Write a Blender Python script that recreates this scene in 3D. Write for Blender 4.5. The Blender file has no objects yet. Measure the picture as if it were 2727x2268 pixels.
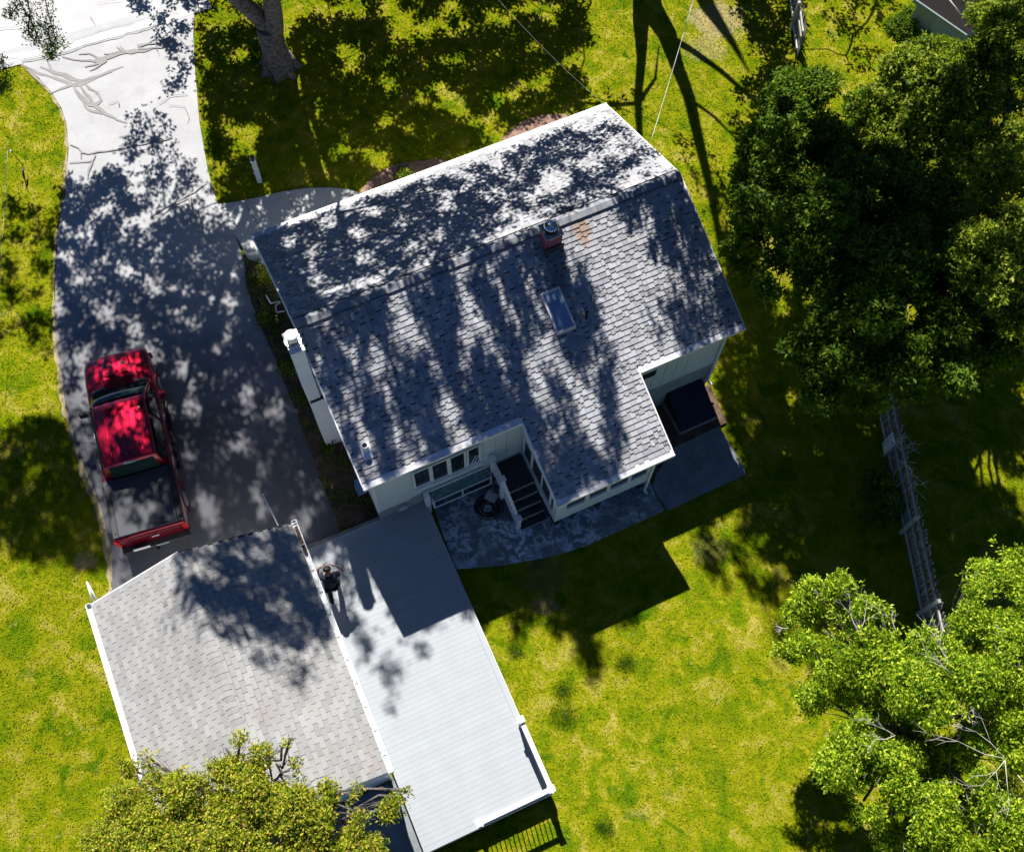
import bpy, bmesh, math, random
import numpy as np
from mathutils import Vector, Matrix, noise, geometry

# ------------------------------------------------------------------ camera, world, sun
SC = bpy.context.scene
COL = SC.collection
F, TH, RO, HC = 2919.9, 0.3974, 0.0499, 29.7535      # focal (px of the 2727 wide photo), tilt, roll, height
cam = bpy.data.cameras.new('camera'); camo = bpy.data.objects.new('camera', cam); COL.objects.link(camo)
RC = Matrix.Rotation(TH, 3, 'X') @ Matrix.Rotation(RO, 3, 'Z')
camo.matrix_world = Matrix.Translation((0, 0, HC)) @ RC.to_4x4()
cam.sensor_width = 36; cam.lens = 36*F/2727; cam.clip_end = 2000; cam.clip_start = .5
SC.camera = camo

SX, SY = 0.2697, -0.7909                              # shadow offset per metre of height
sun_dir = Vector((-SX, -SY, 1)).normalized()
w = bpy.data.worlds.new("World"); SC.world = w; w.use_nodes = True
nt = w.node_tree; bg = nt.nodes['Background']
sky = nt.nodes.new('ShaderNodeTexSky'); sky.sky_type = 'NISHITA'; sky.sun_disc = False
sky.sun_elevation = math.asin(sun_dir.z); sky.sun_rotation = math.atan2(sun_dir.x, sun_dir.y)
sky.air_density = .32; sky.dust_density = 0; sky.ozone_density = 10
nt.links.new(sky.outputs[0], bg.inputs[0]); bg.inputs[1].default_value = 0.08
sl = bpy.data.lights.new('sun', 'SUN'); sl.energy = 5.0; sl.angle = math.radians(.53); sl.color = (1, .965, .9)
so = bpy.data.objects.new('sun', sl); COL.objects.link(so)
so.rotation_euler = sun_dir.to_track_quat('Z', 'Y').to_euler(); so.location = (-20, 40, 60)
SC.view_settings.view_transform = 'Standard'; SC.view_settings.look = 'None'
SC.view_settings.exposure = 0.88; SC.view_settings.gamma = 1
SC.view_settings.use_curve_mapping = False
SC.render.engine = 'CYCLES'

random.seed(7); rng = np.random.default_rng(7)
YH, YG = 0.4832, 0.4669                               # yaw of the house and of the garage

# ------------------------------------------------------------------ survey helpers
def at(px, py, z=0.0):
    """survey point: photo pixel on the horizontal plane z -> world point"""
    d = RC @ Vector(((px-1363.5)/F, -(py-1134)/F, -1)); t = (z-HC)/d.z
    return Vector((d.x*t, d.y*t, z))
def topx(P):
    q = RC.transposed() @ (Vector(P)-Vector((0, 0, HC)))
    return 1363.5+F*q.x/-q.z, 1134-F*q.y/-q.z
def W(u, v, z=0, yaw=YH):
    return Vector((u*math.cos(yaw)-v*math.sin(yaw), u*math.sin(yaw)+v*math.cos(yaw), z))
def UV(P, yaw=YH):
    return P[0]*math.cos(yaw)+P[1]*math.sin(yaw), -P[0]*math.sin(yaw)+P[1]*math.cos(yaw)
def ss(t): t = min(max(t, 0.), 1.); return t*t*(3-2*t)
def zg(x, y):
    u, v = UV((x, y)); a = ss((u+1.3)/3.6); lo = 3.5*(1-a)+10.3*a
    return -.9*ss((16.5-v)/(16.5-lo))
def G(px, py):
    z = 0
    for _ in range(8):
        P = at(px, py, z); z = zg(P.x, P.y)
    return Vector((P.x, P.y, z))

# ------------------------------------------------------------------ object helpers
def tag(o, label=None, cat=None, group=None, kind=None):
    if label: o['label'] = label
    if cat: o['category'] = cat
    if group: o['group'] = group
    if kind: o['kind'] = kind
    return o
def empty(name, loc, rz=0, label=None, cat=None, group=None):
    o = bpy.data.objects.new(name, None); COL.objects.link(o); o.empty_display_size = .2
    o.location = loc; o.rotation_euler = (0, 0, rz)
    return tag(o, label, cat, group)
def link(name, me, mat=None, parent=None, org=None):
    o = bpy.data.objects.new(name, me); COL.objects.link(o)
    if mat and not me.materials: me.materials.append(mat)
    if parent: o.parent = parent
    return o
class MB:
    """collects faces; build() makes ONE mesh object. org = origin subtracted from all vertices"""
    def __init__(s): s.v = []; s.f = []; s.sm = []
    def add(s, vs, fs, sm=False):
        n = len(s.v); s.v += [tuple(p) for p in vs]; s.f += [tuple(i+n for i in f) for f in fs]; s.sm += [sm]*len(fs); return s
    def box(s, x0, x1, y0, y1, z0, z1):
        vs = [(x, y, z) for z in (z0, z1) for y in (y0, y1) for x in (x0, x1)]
        return s.add(vs, [(0, 2, 3, 1), (4, 5, 7, 6), (0, 1, 5, 4), (2, 6, 7, 3), (0, 4, 6, 2), (1, 3, 7, 5)])
    def hexa(s, b, t):
        """8 corners: bottom loop b (4, ccw), top loop t (4)"""
        return s.add(list(b)+list(t), [(3, 2, 1, 0), (4, 5, 6, 7), (0, 1, 5, 4), (1, 2, 6, 5), (2, 3, 7, 6), (3, 0, 4, 7)])
    def tube(s, pts, rad, n=8, cap=True, sm=True):
        pts = [Vector(p) for p in pts]; rad = rad if hasattr(rad, '__len__') else [rad]*len(pts)
        rings = []; up = Vector((0, 0, 1)); prev = None
        for i, p in enumerate(pts):
            d = (pts[min(i+1, len(pts)-1)]-pts[max(i-1, 0)]).normalized()
            if prev is None: a = d.orthogonal().normalized()
            else: a = (prev-d*prev.dot(d)); a = a.normalized() if a.length > 1e-5 else d.orthogonal().normalized()
            prev = a; b = d.cross(a)
            rings.append([p+(a*math.cos(2*math.pi*k/n)+b*math.sin(2*math.pi*k/n))*rad[i] for k in range(n)])
        vs = [q for r in rings for q in r]; fs = []
        for i in range(len(pts)-1):
            for k in range(n):
                fs.append((i*n+k, i*n+(k+1) % n, (i+1)*n+(k+1) % n, (i+1)*n+k))
        s.add(vs, fs, sm)
        if cap:
            m = len(s.v)-len(vs)
            s.f += [tuple(m+k for k in reversed(range(n))), tuple(m+(len(pts)-1)*n+k for k in range(n))]; s.sm += [False, False]
        return s
    def cyl(s, c, r, z0, z1, n=20, r1=None):
        return s.tube([(c[0], c[1], z0), (c[0], c[1], z1)], [r, r if r1 is None else r1], n)
    def loft(s, rings, closed=True, cap=True, sm=True):
        n = len(rings[0]); vs = [q for r in rings for q in r]; fs = []
        for i in range(len(rings)-1):
            for k in range(n if closed else n-1):
                fs.append((i*n+k, i*n+(k+1) % n, (i+1)*n+(k+1) % n, (i+1)*n+k))
        m = len(s.v); s.add(vs, fs, sm)
        if cap:
            s.f += [tuple(m+k for k in reversed(range(n))), tuple(m+(len(rings)-1)*n+k for k in range(n))]; s.sm += [False, False]
        return s
    def build(s, name, mat, parent=None, org=(0, 0, 0), bevel=0, label=None):
        me = bpy.data.meshes.new(name)
        me.from_pydata([(a-org[0], b-org[1], c-org[2]) for a, b, c in s.v], [], s.f)
        me.polygons.foreach_set('use_smooth', s.sm); me.update()
        o = link(name, me, mat, parent)
        if bevel:
            m = o.modifiers.new('bevel', 'BEVEL'); m.width = bevel; m.segments = 2; m.limit_method = 'ANGLE'; m.angle_limit = math.radians(35)
        if label: o['label'] = label
        return o
def quads_mesh(name, co, nper=4, smooth=False):
    """co (N,nper,3) numpy -> mesh of N faces"""
    n = len(co); me = bpy.data.meshes.new(name)
    me.vertices.add(n*nper); me.vertices.foreach_set('co', np.ascontiguousarray(co, dtype=np.float32).ravel())
    me.loops.add(n*nper); me.loops.foreach_set('vertex_index', np.arange(n*nper, dtype=np.int32))
    me.polygons.add(n); me.polygons.foreach_set('loop_start', np.arange(0, n*nper, nper, dtype=np.int32))
    me.polygons.foreach_set('loop_total', np.full(n, nper, dtype=np.int32))
    me.update(); me.validate(); return me

# ------------------------------------------------------------------ materials
def newmat(name):
    m = bpy.data.materials.new(name); m.use_nodes = True; t = m.node_tree
    return m, t, t.nodes['Principled BSDF']
def node(t, ty, **k):
    n = t.nodes.new(ty)
    for a, b in k.items():
        if a[0] == 'i': n.inputs[int(a[1:])].default_value = b
        else: setattr(n, a, b)
    return n
def noise_n(t, scale, detail=4, rough=.55, dist=0, coord=None):
    n = t.nodes.new('ShaderNodeTexNoise'); n.inputs['Scale'].default_value = scale; n.inputs['Detail'].default_value = detail
    n.inputs['Roughness'].default_value = rough; n.inputs['Distortion'].default_value = dist
    if coord is None: coord = t.nodes.new('ShaderNodeNewGeometry').outputs['Position']
    t.links.new(coord, n.inputs['Vector']); return n.outputs['Fac']
def ramp(t, fac, stops):
    r = t.nodes.new('ShaderNodeValToRGB'); e = r.color_ramp.elements
    e[0].position = stops[0][0]; e[0].color = (*stops[0][1], 1); e[1].position = stops[1][0]; e[1].color = (*stops[1][1], 1)
    for p, c in stops[2:]: k = e.new(p); k.color = (*c, 1)
    t.links.new(fac, r.inputs[0]); return r.outputs[0]
def mix(t, fac, a, b, mode='MIX'):
    m = t.nodes.new('ShaderNodeMix'); m.data_type = 'RGBA'; m.blend_type = mode
    for s, v in ((m.inputs[0], fac), (m.inputs[6], a), (m.inputs[7], b)):
        if isinstance(v, (int, float)): s.default_value = v
        elif isinstance(v, tuple): s.default_value = (*v, 1)
        else: t.links.new(v, s)
    return m.outputs[2]
def bump(t, b, h, strength=.3, dist=.01):
    n = t.nodes.new('ShaderNodeBump'); n.inputs['Strength'].default_value = strength; n.inputs['Distance'].default_value = dist
    t.links.new(h, n.inputs['Height']); t.links.new(n.outputs[0], b.inputs['Normal'])
def rnd(t):
    oi = t.nodes.new('ShaderNodeObjectInfo').outputs['Random']; ge = t.nodes.new('ShaderNodeNewGeometry').outputs['Random Per Island']
    a = node(t, 'ShaderNodeMath', operation='ADD'); t.links.new(oi, a.inputs[0]); t.links.new(ge, a.inputs[1])
    f = node(t, 'ShaderNodeMath', operation='FRACT'); t.links.new(a.outputs[0], f.inputs[0]); return f.outputs[0]
def pm(name, c, rough=.6, var=.12, scale=6, metal=0, bmp=.15, bs=60, spec=.4, rv=0, coat=0):
    """plain procedural material: base colour with mottling, optional per-piece variation"""
    m, t, b = newmat(name)
    lo = tuple(max(0, x*(1-var)) for x in c); hi = tuple(min(1, x*(1+var)) for x in c)
    col = ramp(t, noise_n(t, scale, 5), [(.3, lo), (.7, hi)])
    if rv: col = mix(t, 1.0, col, ramp(t, rnd(t), [(0, (1-rv,)*3), (1, (1+rv*.6,)*3)]), 'MULTIPLY')
    t.links.new(col, b.inputs['Base Color']); b.inputs['Roughness'].default_value = rough; b.inputs['Metallic'].default_value = metal
    b.inputs['Specular IOR Level'].default_value = spec; b.inputs['Coat Weight'].default_value = coat; b.inputs['Coat Roughness'].default_value = .05
    if bmp: bump(t, b, noise_n(t, bs, 3), bmp, .01)
    return m
M = {}
M['white'] = pm('white_paint', (.78, .79, .80), .45, .04, 3, bmp=.05)
M['fascia'] = pm('white_metal_trim', (.80, .80, .81), .4, .05, 5, bmp=.03)
M['gutter'] = pm('gutter_guard', (.76, .75, .77), .35, .06, 8, bmp=.03, spec=.5)
M['siding'] = pm('pale_siding', (.62, .66, .66), .55, .05, 4, bmp=.05)
M['found'] = pm('foundation_concrete', (.30, .31, .29), .9, .2, 5, bmp=.4)
M['dark'] = pm('dark_void', (.015, .015, .017), .9, .2, 5)
M['glass'] = pm('window_glass', (.02, .03, .035), .06, .2, 2, bmp=0, spec=.8)
M['screen'] = pm('insect_screen', (.025, .04, .05), .6, .3, 2, bmp=0)
M['steel'] = pm('galvanised_steel', (.62, .63, .64), .28, .1, 12, metal=1, bmp=.05)
M['black'] = pm('black_metal', (.015, .015, .016), .4, .2, 8)
M['cap'] = pm('dark_flashing', (.03, .032, .034), .6, .2, 8)
M['tread'] = pm('dark_decking', (.035, .042, .05), .6, .15, 8, bmp=.1)
M['trimline'] = pm('tread_nosing', (.45, .45, .45), .6, .08, 8)
M['mortar'] = pm('mortar', (.52, .46, .46), .9, .1, 20)
M['brick'] = pm('brick', (.34, .085, .115), .85, .2, 12, rv=.35)
M['deck'] = pm('composite_deck', (.33, .352, .375), .55, .04, 2, bmp=.05, rv=.03)
M['wood'] = pm('grey_fence_wood', (.26, .25, .23), .85, .25, 6, rv=.3, bmp=.4)
M['wood2'] = pm('weathered_rail', (.40, .39, .37), .85, .25, 6, rv=.2, bmp=.4)
M['bark'] = pm('bark', (.11, .098, .098), .95, .75, 9, bmp=1.0, bs=16)
M['twig'] = pm('bare_twig', (.48, .45, .40), .9, .2, 8)
M['patio'] = None
M['tyre'] = pm('tyre_rubber', (.02, .02, .02), .8, .2, 20)
M['shirt'] = pm('navy_cloth', (.012, .02, .035), .9, .2, 10)
M['trouser'] = pm('black_cloth', (.008, .008, .010), .9, .2, 10)
M['skin'] = pm('skin', (.42, .23, .17), .55, .06, 10)
M['hair'] = pm('black_hair', (.012, .009, .008), .5, .3, 40)
M['hose'] = pm('brown_hose', (.075, .03, .022), .5, .3, 8)
M['plastic'] = pm('grey_plastic', (.45, .46, .48), .5, .08, 10)

def shingle_mat(name, c, warm, rv, stain=False):
    m, t, b = newmat(name); r = rnd(t)
    lo = tuple(x*(1-rv) for x in c); hi = tuple(min(1, x*(1+rv*.5)) for x in c)
    r2 = node(t, 'ShaderNodeMath', operation='MULTIPLY', i1=7.31); t.links.new(r, r2.inputs[0])
    r3 = node(t, 'ShaderNodeMath', operation='FRACT'); t.links.new(r2.outputs[0], r3.inputs[0])
    col = ramp(t, r, [(0, lo), (.55, c), (1, hi)])
    wr = ramp(t, r3.outputs[0], [(.55, (0, 0, 0)), (1, (1, 1, 1))])
    col = mix(t, wr, col, mix(t, .6, col, warm))
    col = mix(t, 1.0, col, ramp(t, noise_n(t, .7, 4), [(.3, (.88,)*3), (.7, (1.08,)*3)]), 'MULTIPLY')
    col = mix(t, 1.0, col, ramp(t, noise_n(t, 90, 3), [(.3, (.75,)*3), (.7, (1.2,)*3)]), 'MULTIPLY')
    if stain:
        for (P, sx, sy, cc, k) in stain:
            g = t.nodes.new('ShaderNodeNewGeometry').outputs['Position']
            mp = t.nodes.new('ShaderNodeMapping'); mp.vector_type = 'TEXTURE'
            mp.inputs['Location'].default_value = P; mp.inputs['Rotation'].default_value = (0, 0, YH); mp.inputs['Scale'].default_value = (sx, sy, 3)
            t.links.new(g, mp.inputs['Vector'])
            gr = t.nodes.new('ShaderNodeTexGradient'); gr.gradient_type = 'SPHERICAL'; t.links.new(mp.outputs[0], gr.inputs[0])
            nn = node(t, 'ShaderNodeMath', operation='MULTIPLY'); t.links.new(gr.outputs['Fac'], nn.inputs[0])
            t.links.new(noise_n(t, 5, 3), nn.inputs[1])
            col = mix(t, ramp(t, nn.outputs[0], [(.06, (0, 0, 0)), (.28, (k, k, k))]), col, cc)
    t.links.new(col, b.inputs['Base Color']); b.inputs['Roughness'].default_value = .9; b.inputs['Specular IOR Level'].default_value = .25
    bump(t, b, noise_n(t, 150, 2), .5, .004); return m
M['shingle'] = shingle_mat('architectural_shingle', (.355, .36, .385), (.38, .36, .355), .30,
    stain=[(tuple(at(1545, 610, 4.75)), .34, .7, (.33, .18, .09), .62), (tuple(at(1430, 612, 4.9)), .30, .22, (.45, .26, .12), .8),
           (tuple(at(1475, 700, 4.6)), .5, 1.1, (.10, .105, .10), .55), (tuple(at(1500, 560, 4.9)), .55, .3, (.10, .10, .10), .6)])
M['shingleg'] = shingle_mat('three_tab_shingle', (.325, .323, .32), (.33, .30, .295), .16)
M['cap1'] = shingle_mat('ridge_cap_shingle', (.27, .28, .31), (.34, .33, .33), .15)

def patches(t, col):
    for (px, py, r, c, k) in ((1905, 75, 1.3, (.40, .31, .17), .6), (1870, 150, .9, (.34, .28, .12), .5), (1450, 1515, .9, (.12, .11, .06), .45), (1455, 1600, .5, (.30, .2, .12), .5), (2290, 1590, .8, (.38, .27, .17), .6), (230, 1500, .4, (.34, .24, .15), .6), (1900, 1450, .7, (.28, .25, .08), .4)):
        P = at(px, py, -.4); g = t.nodes.new('ShaderNodeNewGeometry').outputs['Position']
        mp = t.nodes.new('ShaderNodeMapping'); mp.vector_type = 'TEXTURE'; mp.inputs['Location'].default_value = (P.x, P.y, -.4); mp.inputs['Scale'].default_value = (r*1.3, r, 4)
        t.links.new(g, mp.inputs['Vector']); gr = t.nodes.new('ShaderNodeTexGradient'); gr.gradient_type = 'SPHERICAL'; t.links.new(mp.outputs[0], gr.inputs[0])
        nn = node(t, 'ShaderNodeMath', operation='MULTIPLY'); t.links.new(gr.outputs['Fac'], nn.inputs[0]); nn.operation = 'ADD'; mm = node(t, 'ShaderNodeMath', operation='MULTIPLY_ADD', i1=1.7, i2=-.35); t.links.new(noise_n(t, 2.2, 7, .75), mm.inputs[0]); t.links.new(mm.outputs[0], nn.inputs[1])
        col = mix(t, ramp(t, nn.outputs[0], [(.80, (0, 0, 0)), (1.12, (k, k, k))]), col, c)
    return col
def lawn_mat():
    m, t, b = newmat('lawn')
    big = noise_n(t, .35, 4, .6); med = noise_n(t, 1.4, 5, .65, .6); fine = noise_n(t, 22, 4, .75); vf = noise_n(t, 60, 3, .8)
    base = ramp(t, med, [(.28, (.040, .110, .002)), (.43, (.120, .180, .002)), (.54, (.240, .240, .006)), (.66, (.38, .325, .06))])
    base = mix(t, ramp(t, big, [(.35, (0, 0, 0)), (.62, (.5, .5, .5))]), base, (.195, .205, .003))
    base = mix(t, ramp(t, noise_n(t, .9, 3, .5, 1.5), [(.60, (0, 0, 0)), (.70, (.8, .8, .8))]), base, (.045, .12, .002))
    base = mix(t, ramp(t, noise_n(t, 2.3, 4, .6, .5), [(.66, (0, 0, 0)), (.78, (.8, .8, .8))]), base, (.36, .27, .10))
    base = mix(t, 1.0, base, ramp(t, fine, [(.25, (.5, .55, .5)), (.75, (1.45, 1.4, 1.5))]), 'MULTIPLY')
    base = mix(t, 1.0, base, ramp(t, vf, [(.3, (.6, .65, .5)), (.7, (1.35, 1.3, 1.5))]), 'MULTIPLY')
    base = patches(t, base)
    t.links.new(base, b.inputs['Base Color']); b.inputs['Roughness'].default_value = .95; b.inputs['Specular IOR Level'].default_value = .02
    bump(t, b, fine, .9, .03); return m
M['lawn'] = lawn_mat()
def grass_mat():
    m, t, b = newmat('grass_blades'); r = rnd(t)
    col = ramp(t, r, [(0, (.035, .09, .002)), (.4, (.13, .19, .003)), (.75, (.27, .29, .008)), (.95, (.33, .30, .05)), (1, (.42, .36, .12))])
    col = mix(t, .55, col, ramp(t, noise_n(t, 1.4, 5, .65, .6), [(.28, (.040, .110, .002)), (.43, (.120, .180, .002)), (.54, (.240, .240, .006)), (.66, (.38, .325, .06))]))
    col = mix(t, ramp(t, noise_n(t, .9, 3, .5, 1.5), [(.58, (0, 0, 0)), (.70, (.8, .8, .8))]), col, (.05, .13, .002))
    col = mix(t, ramp(t, noise_n(t, 2.3, 4, .6, .5), [(.64, (0, 0, 0)), (.78, (.7, .7, .7))]), col, (.36, .28, .09))
    col = patches(t, col)
    t.links.new(col, b.inputs['Base Color']); b.inputs['Roughness'].default_value = .9; b.inputs['Specular IOR Level'].default_value = .03
    return m
M['grass'] = grass_mat()
def leaf_mat(name, stops, trans=.35, rough=.55, spec=.14):
    m, t, b = newmat(name); col = ramp(t, rnd(t), stops)
    t.links.new(col, b.inputs['Base Color']); b.inputs['Roughness'].default_value = rough; b.inputs['Specular IOR Level'].default_value = spec
    tr = t.nodes.new('ShaderNodeBsdfTranslucent'); t.links.new(mix(t, 1.0, col, (1.5, 1.6, .7), 'MULTIPLY'), tr.inputs[0])
    ms = t.nodes.new('ShaderNodeMixShader'); ms.inputs[0].default_value = trans
    t.links.new(b.outputs[0], ms.inputs[1]); t.links.new(tr.outputs[0], ms.inputs[2])
    t.links.new(ms.outputs[0], t.nodes['Material Output'].inputs[0]); return m
M['leafdark'] = leaf_mat('oak_leaf', [(0, (.028, .07, .004)), (.5, (.075, .145, .007)), (.85, (.15, .23, .010)), (1, (.26, .32, .03))], .35)
M['leafmid'] = leaf_mat('fresh_leaf', [(0, (.04, .09, .006)), (.4, (.12, .18, .010)), (.8, (.28, .33, .02)), (1, (.44, .45, .06))], .35)
M['leafthick'] = leaf_mat('maple_leaf', [(0, (.03, .06, .006)), (.5, (.07, .11, .010)), (1, (.16, .19, .02))], .06)
M['leafbright'] = leaf_mat('sunlit_leaf', [(0, (.035, .09, .004)), (.4, (.15, .26, .008)), (.75, (.36, .46, .014)), (1, (.60, .66, .07))], .36)
M['leafyellow'] = leaf_mat('autumn_leaf', [(0, (.05, .075, .012)), (.3, (.15, .22, .010)), (.6, (.36, .40, .015)), (.8, (.50, .47, .03)), (.9, (.55, .46, .10)), (1, (.30, .14, .07))], .35)

def ground_mat(name, base, dark, light, stains=.5, scale=1.0, rough=.85):
    m, t, b = newmat(name)
    col = mix(t, ramp(t, noise_n(t, .6*scale, 6, .6), [(.35, (0, 0, 0)), (.7, (1, 1, 1))]), base, light)
    col = mix(t, ramp(t, noise_n(t, 2.2*scale, 7, .7, .4), [(.52, (0, 0, 0)), (.68, (stains,)*3)]), col, dark)
    col = mix(t, 1.0, col, ramp(t, noise_n(t, 70, 3, .8), [(.25, (.78,)*3), (.75, (1.16,)*3)]), 'MULTIPLY')
    t.links.new(col, b.inputs['Base Color']); b.inputs['Roughness'].default_value = rough; b.inputs['Specular IOR Level'].default_value = .25
    bump(t, b, noise_n(t, 90, 3), .35, .006); return m
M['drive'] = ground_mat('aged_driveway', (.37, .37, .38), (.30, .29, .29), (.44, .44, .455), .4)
def _darker(m):  # lower end is darker asphalt, deepened further to imitate deep shade
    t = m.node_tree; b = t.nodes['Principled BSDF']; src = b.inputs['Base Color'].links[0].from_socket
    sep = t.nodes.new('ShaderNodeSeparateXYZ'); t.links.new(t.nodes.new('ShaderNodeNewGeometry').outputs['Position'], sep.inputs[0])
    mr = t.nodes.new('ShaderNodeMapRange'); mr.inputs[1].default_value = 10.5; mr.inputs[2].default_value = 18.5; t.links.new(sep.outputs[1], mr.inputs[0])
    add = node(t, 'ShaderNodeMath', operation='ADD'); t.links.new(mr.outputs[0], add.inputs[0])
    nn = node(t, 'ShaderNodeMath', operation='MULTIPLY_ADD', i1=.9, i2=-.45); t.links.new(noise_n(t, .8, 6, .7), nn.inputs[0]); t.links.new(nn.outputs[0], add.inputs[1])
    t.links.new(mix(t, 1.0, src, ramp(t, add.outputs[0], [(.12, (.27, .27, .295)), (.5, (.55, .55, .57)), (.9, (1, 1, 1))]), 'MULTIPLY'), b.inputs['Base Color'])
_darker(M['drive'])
M['road'] = ground_mat('aged_road', (.44, .43, .44), (.37, .36, .36), (.48, .48, .49), .35)
M['seal'] = ground_mat('crack_sealer', (.245, .232, .235), (.22, .21, .21), (.28, .27, .27), .4, 3)
M['crack'] = ground_mat('crack', (.18, .17, .17), (.14, .13, .13), (.22, .21, .21), .4, 3)
M['line'] = pm('road_paint', (.85, .85, .85), .6, .05, 6)
M['walk'] = ground_mat('walkway_concrete', (.46, .46, .46), (.34, .33, .32), (.55, .55, .54), .3)
def patio_mat():
    m, t, b = newmat('lichen_patio')
    f1 = ramp(t, noise_n(t, 3.2, 8, .72, .6), [(.47, (0, 0, 0)), (.53, (1, 1, 1))]); f2 = ramp(t, noise_n(t, 1.1, 4, .6, .3), [(.40, (.15,)*3), (.6, (1, 1, 1))])
    col = mix(t, mix(t, 1.0, f1, f2, 'MULTIPLY'), (.19, .21, .22), (.72, .76, .84)); col = mix(t, ramp(t, noise_n(t, 9, 5, .7), [(.55, (0, 0, 0)), (.62, (.6, .6, .6))]), col, (.13, .15, .155))
    t.links.new(col, b.inputs['Base Color']); b.inputs['Roughness'].default_value = .9; bump(t, b, noise_n(t, 40, 4), .4, .01); return m
M['patio'] = patio_mat()
M['slab'] = ground_mat('old_concrete', (.17, .19, .195), (.11, .12, .125), (.26, .28, .30), .6, 3.0)
M['mulch'] = ground_mat('mulch', (.085, .05, .035), (.02, .018, .012), (.16, .10, .07), .9, 6.0)
M['sand'] = ground_mat('dry_edge_grass', (.28, .22, .12), (.15, .15, .03), (.40, .33, .22), .9, 6.0)
M['kerb'] = ground_mat('kerb_stone', (.20, .20, .18), (.08, .08, .07), (.28, .28, .26), .6, 4.0)

# ------------------------------------------------------------------ terrain
def axis(lo, hi, a, b, step):
    xs = list(np.arange(a, b+1e-6, step)); s = step
    x = a
    while x > lo: s *= 1.5; x -= s; xs.insert(0, x)
    x = b; s = step
    while x < hi: s *= 1.5; x += s; xs.append(x)
    return xs
X = axis(-450, 450, -24, 24, .4); Y = axis(-450, 450, -6, 36, .4)
me = bpy.data.meshes.new('ground')
vs = [(x, y, zg(x, y)) for y in Y for x in X]; nx = len(X)
me.from_pydata(vs, [], [(j*nx+i, j*nx+i+1, (j+1)*nx+i+1, (j+1)*nx+i) for j in range(len(Y)-1) for i in range(nx-1)])
me.polygons.foreach_set('use_smooth', [True]*len(me.polygons))
tag(link('lawn', me, M['lawn']), kind='structure')

def inpoly(x, y, P):
    c = False; n = len(P); j = n-1
    for i in range(n):
        xi, yi = P[i][0], P[i][1]; xj, yj = P[j][0], P[j][1]
        if (yi > y) != (yj > y) and x < (xj-xi)*(y-yi)/(yj-yi)+xi: c = not c
        j = i
    return c
def smooth_poly(P, it=2):
    for _ in range(it):
        Q = []
        for i in range(len(P)):
            a, b = Vector(P[i][:2]), Vector(P[(i+1) % len(P)][:2]); Q += [a*.75+b*.25, a*.25+b*.75]
        P = Q
    return P
def drape(name, P, dz, mat, kind='structure', skirt=.06, step=.45, zf=zg):
    P = [Vector(p[:2]) for p in P]; D = []
    for i, p in enumerate(P):
        q = P[(i+1) % len(P)]; n = max(1, int((q-p).length/step))
        D += [p.lerp(q, k/n) for k in range(n)]
    xs = [p.x for p in D]; ys = [p.y for p in D]; pts = list(D); nb = len(D)
    for x in np.arange(min(xs)+step/2, max(xs), step):
        for y in np.arange(min(ys)+step/2, max(ys), step):
            if inpoly(x, y, D) and min((Vector((x, y))-d).length for d in D) > step*.35: pts.append(Vector((x, y)))
    v, e, f, *_ = geometry.delaunay_2d_cdt(pts, [(i, (i+1) % nb) for i in range(nb)], [], 1, 1e-4)
    V = [(p.x, p.y, zf(p.x, p.y)+dz) for p in v]; n = len(V)
    me = bpy.data.meshes.new(name); fs = [tuple(q) for q in f]
    # flip so normals face up, add a short skirt
    out = []
    for t in fs:
        a, b, c = (Vector(V[i]) for i in t[:3]); out.append(t if (b-a).cross(c-a).z > 0 else tuple(reversed(t)))
    S = [(p.x, p.y, zf(p.x, p.y)+dz-skirt) for p in D]; T = [(p.x, p.y, zf(p.x, p.y)+dz) for p in D]
    V += T+S; m = len(D)
    out += [(n+i, n+m+i, n+m+(i+1) % m, n+(i+1) % m) for i in range(m)]
    me.from_pydata(V, [], out); me.update()
    return tag(link(name, me, mat), kind=kind)
def strip(name, pts, wid, dz, mat, parent=None, kind=None, zf=zg):
    """thin ribbon along pts (world xy), width wid (scalar or list)"""
    pts = [Vector(p[:2]) for p in pts]; P = []
    if name in ('crack_sealant', 'pavement_crack') and len(pts) > 1:
        Q = []; m_ = len(pts)
        for i in range(m_-1):
            p0, p1, p2, p3 = pts[max(i-1, 0)], pts[i], pts[i+1], pts[min(i+2, m_-1)]; k_ = max(2, int((p2-p1).length/.12))
            for j in range(k_):
                t = j/k_; q = .5*((2*p1)+(p2-p0)*t+(2*p0-5*p1+4*p2-p3)*t*t+(3*p1-p0-3*p2+p3)*t*t*t)
                Q.append(q+Vector((noise.noise(Vector((q.x*3, q.y*3, 0))), noise.noise(Vector((q.x*3, q.y*3, 9)))))*(.05 if name == 'crack_sealant' else .09))
        pts = Q+[pts[-1]]
    for i in range(len(pts)-1):
        n = max(1, int((pts[i+1]-pts[i]).length/.25))
        for k in range(n): P.append((pts[i].lerp(pts[i+1], k/n), (i+k/n)/(len(pts)-1)))
    P.append((pts[-1], 1)); V = []
    for i, (p, s) in enumerate(P):
        d = (P[min(i+1, len(P)-1)][0]-P[max(i-1, 0)][0]); d = d.normalized() if d.length else Vector((1, 0)); nrm = Vector((-d.y, d.x))
        ww = np.interp(s, np.linspace(0, 1, len(wid)), wid) if hasattr(wid, '__len__') else wid
        ww *= random.uniform(.1, 1.9) if name == 'verge' else random.uniform(.75, 1.25) if kind != 'line' else 1
        for sg in (.5, -.5):
            q = p+nrm*sg*ww; V.append((q.x, q.y, zf(q.x, q.y)+dz))
    me = bpy.data.meshes.new(name); me.from_pydata(V, [], [(2*i, 2*i+1, 2*i+3, 2*i+2) for i in range(len(P)-1)])
    o = link(name, me, mat, parent); return o

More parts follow.
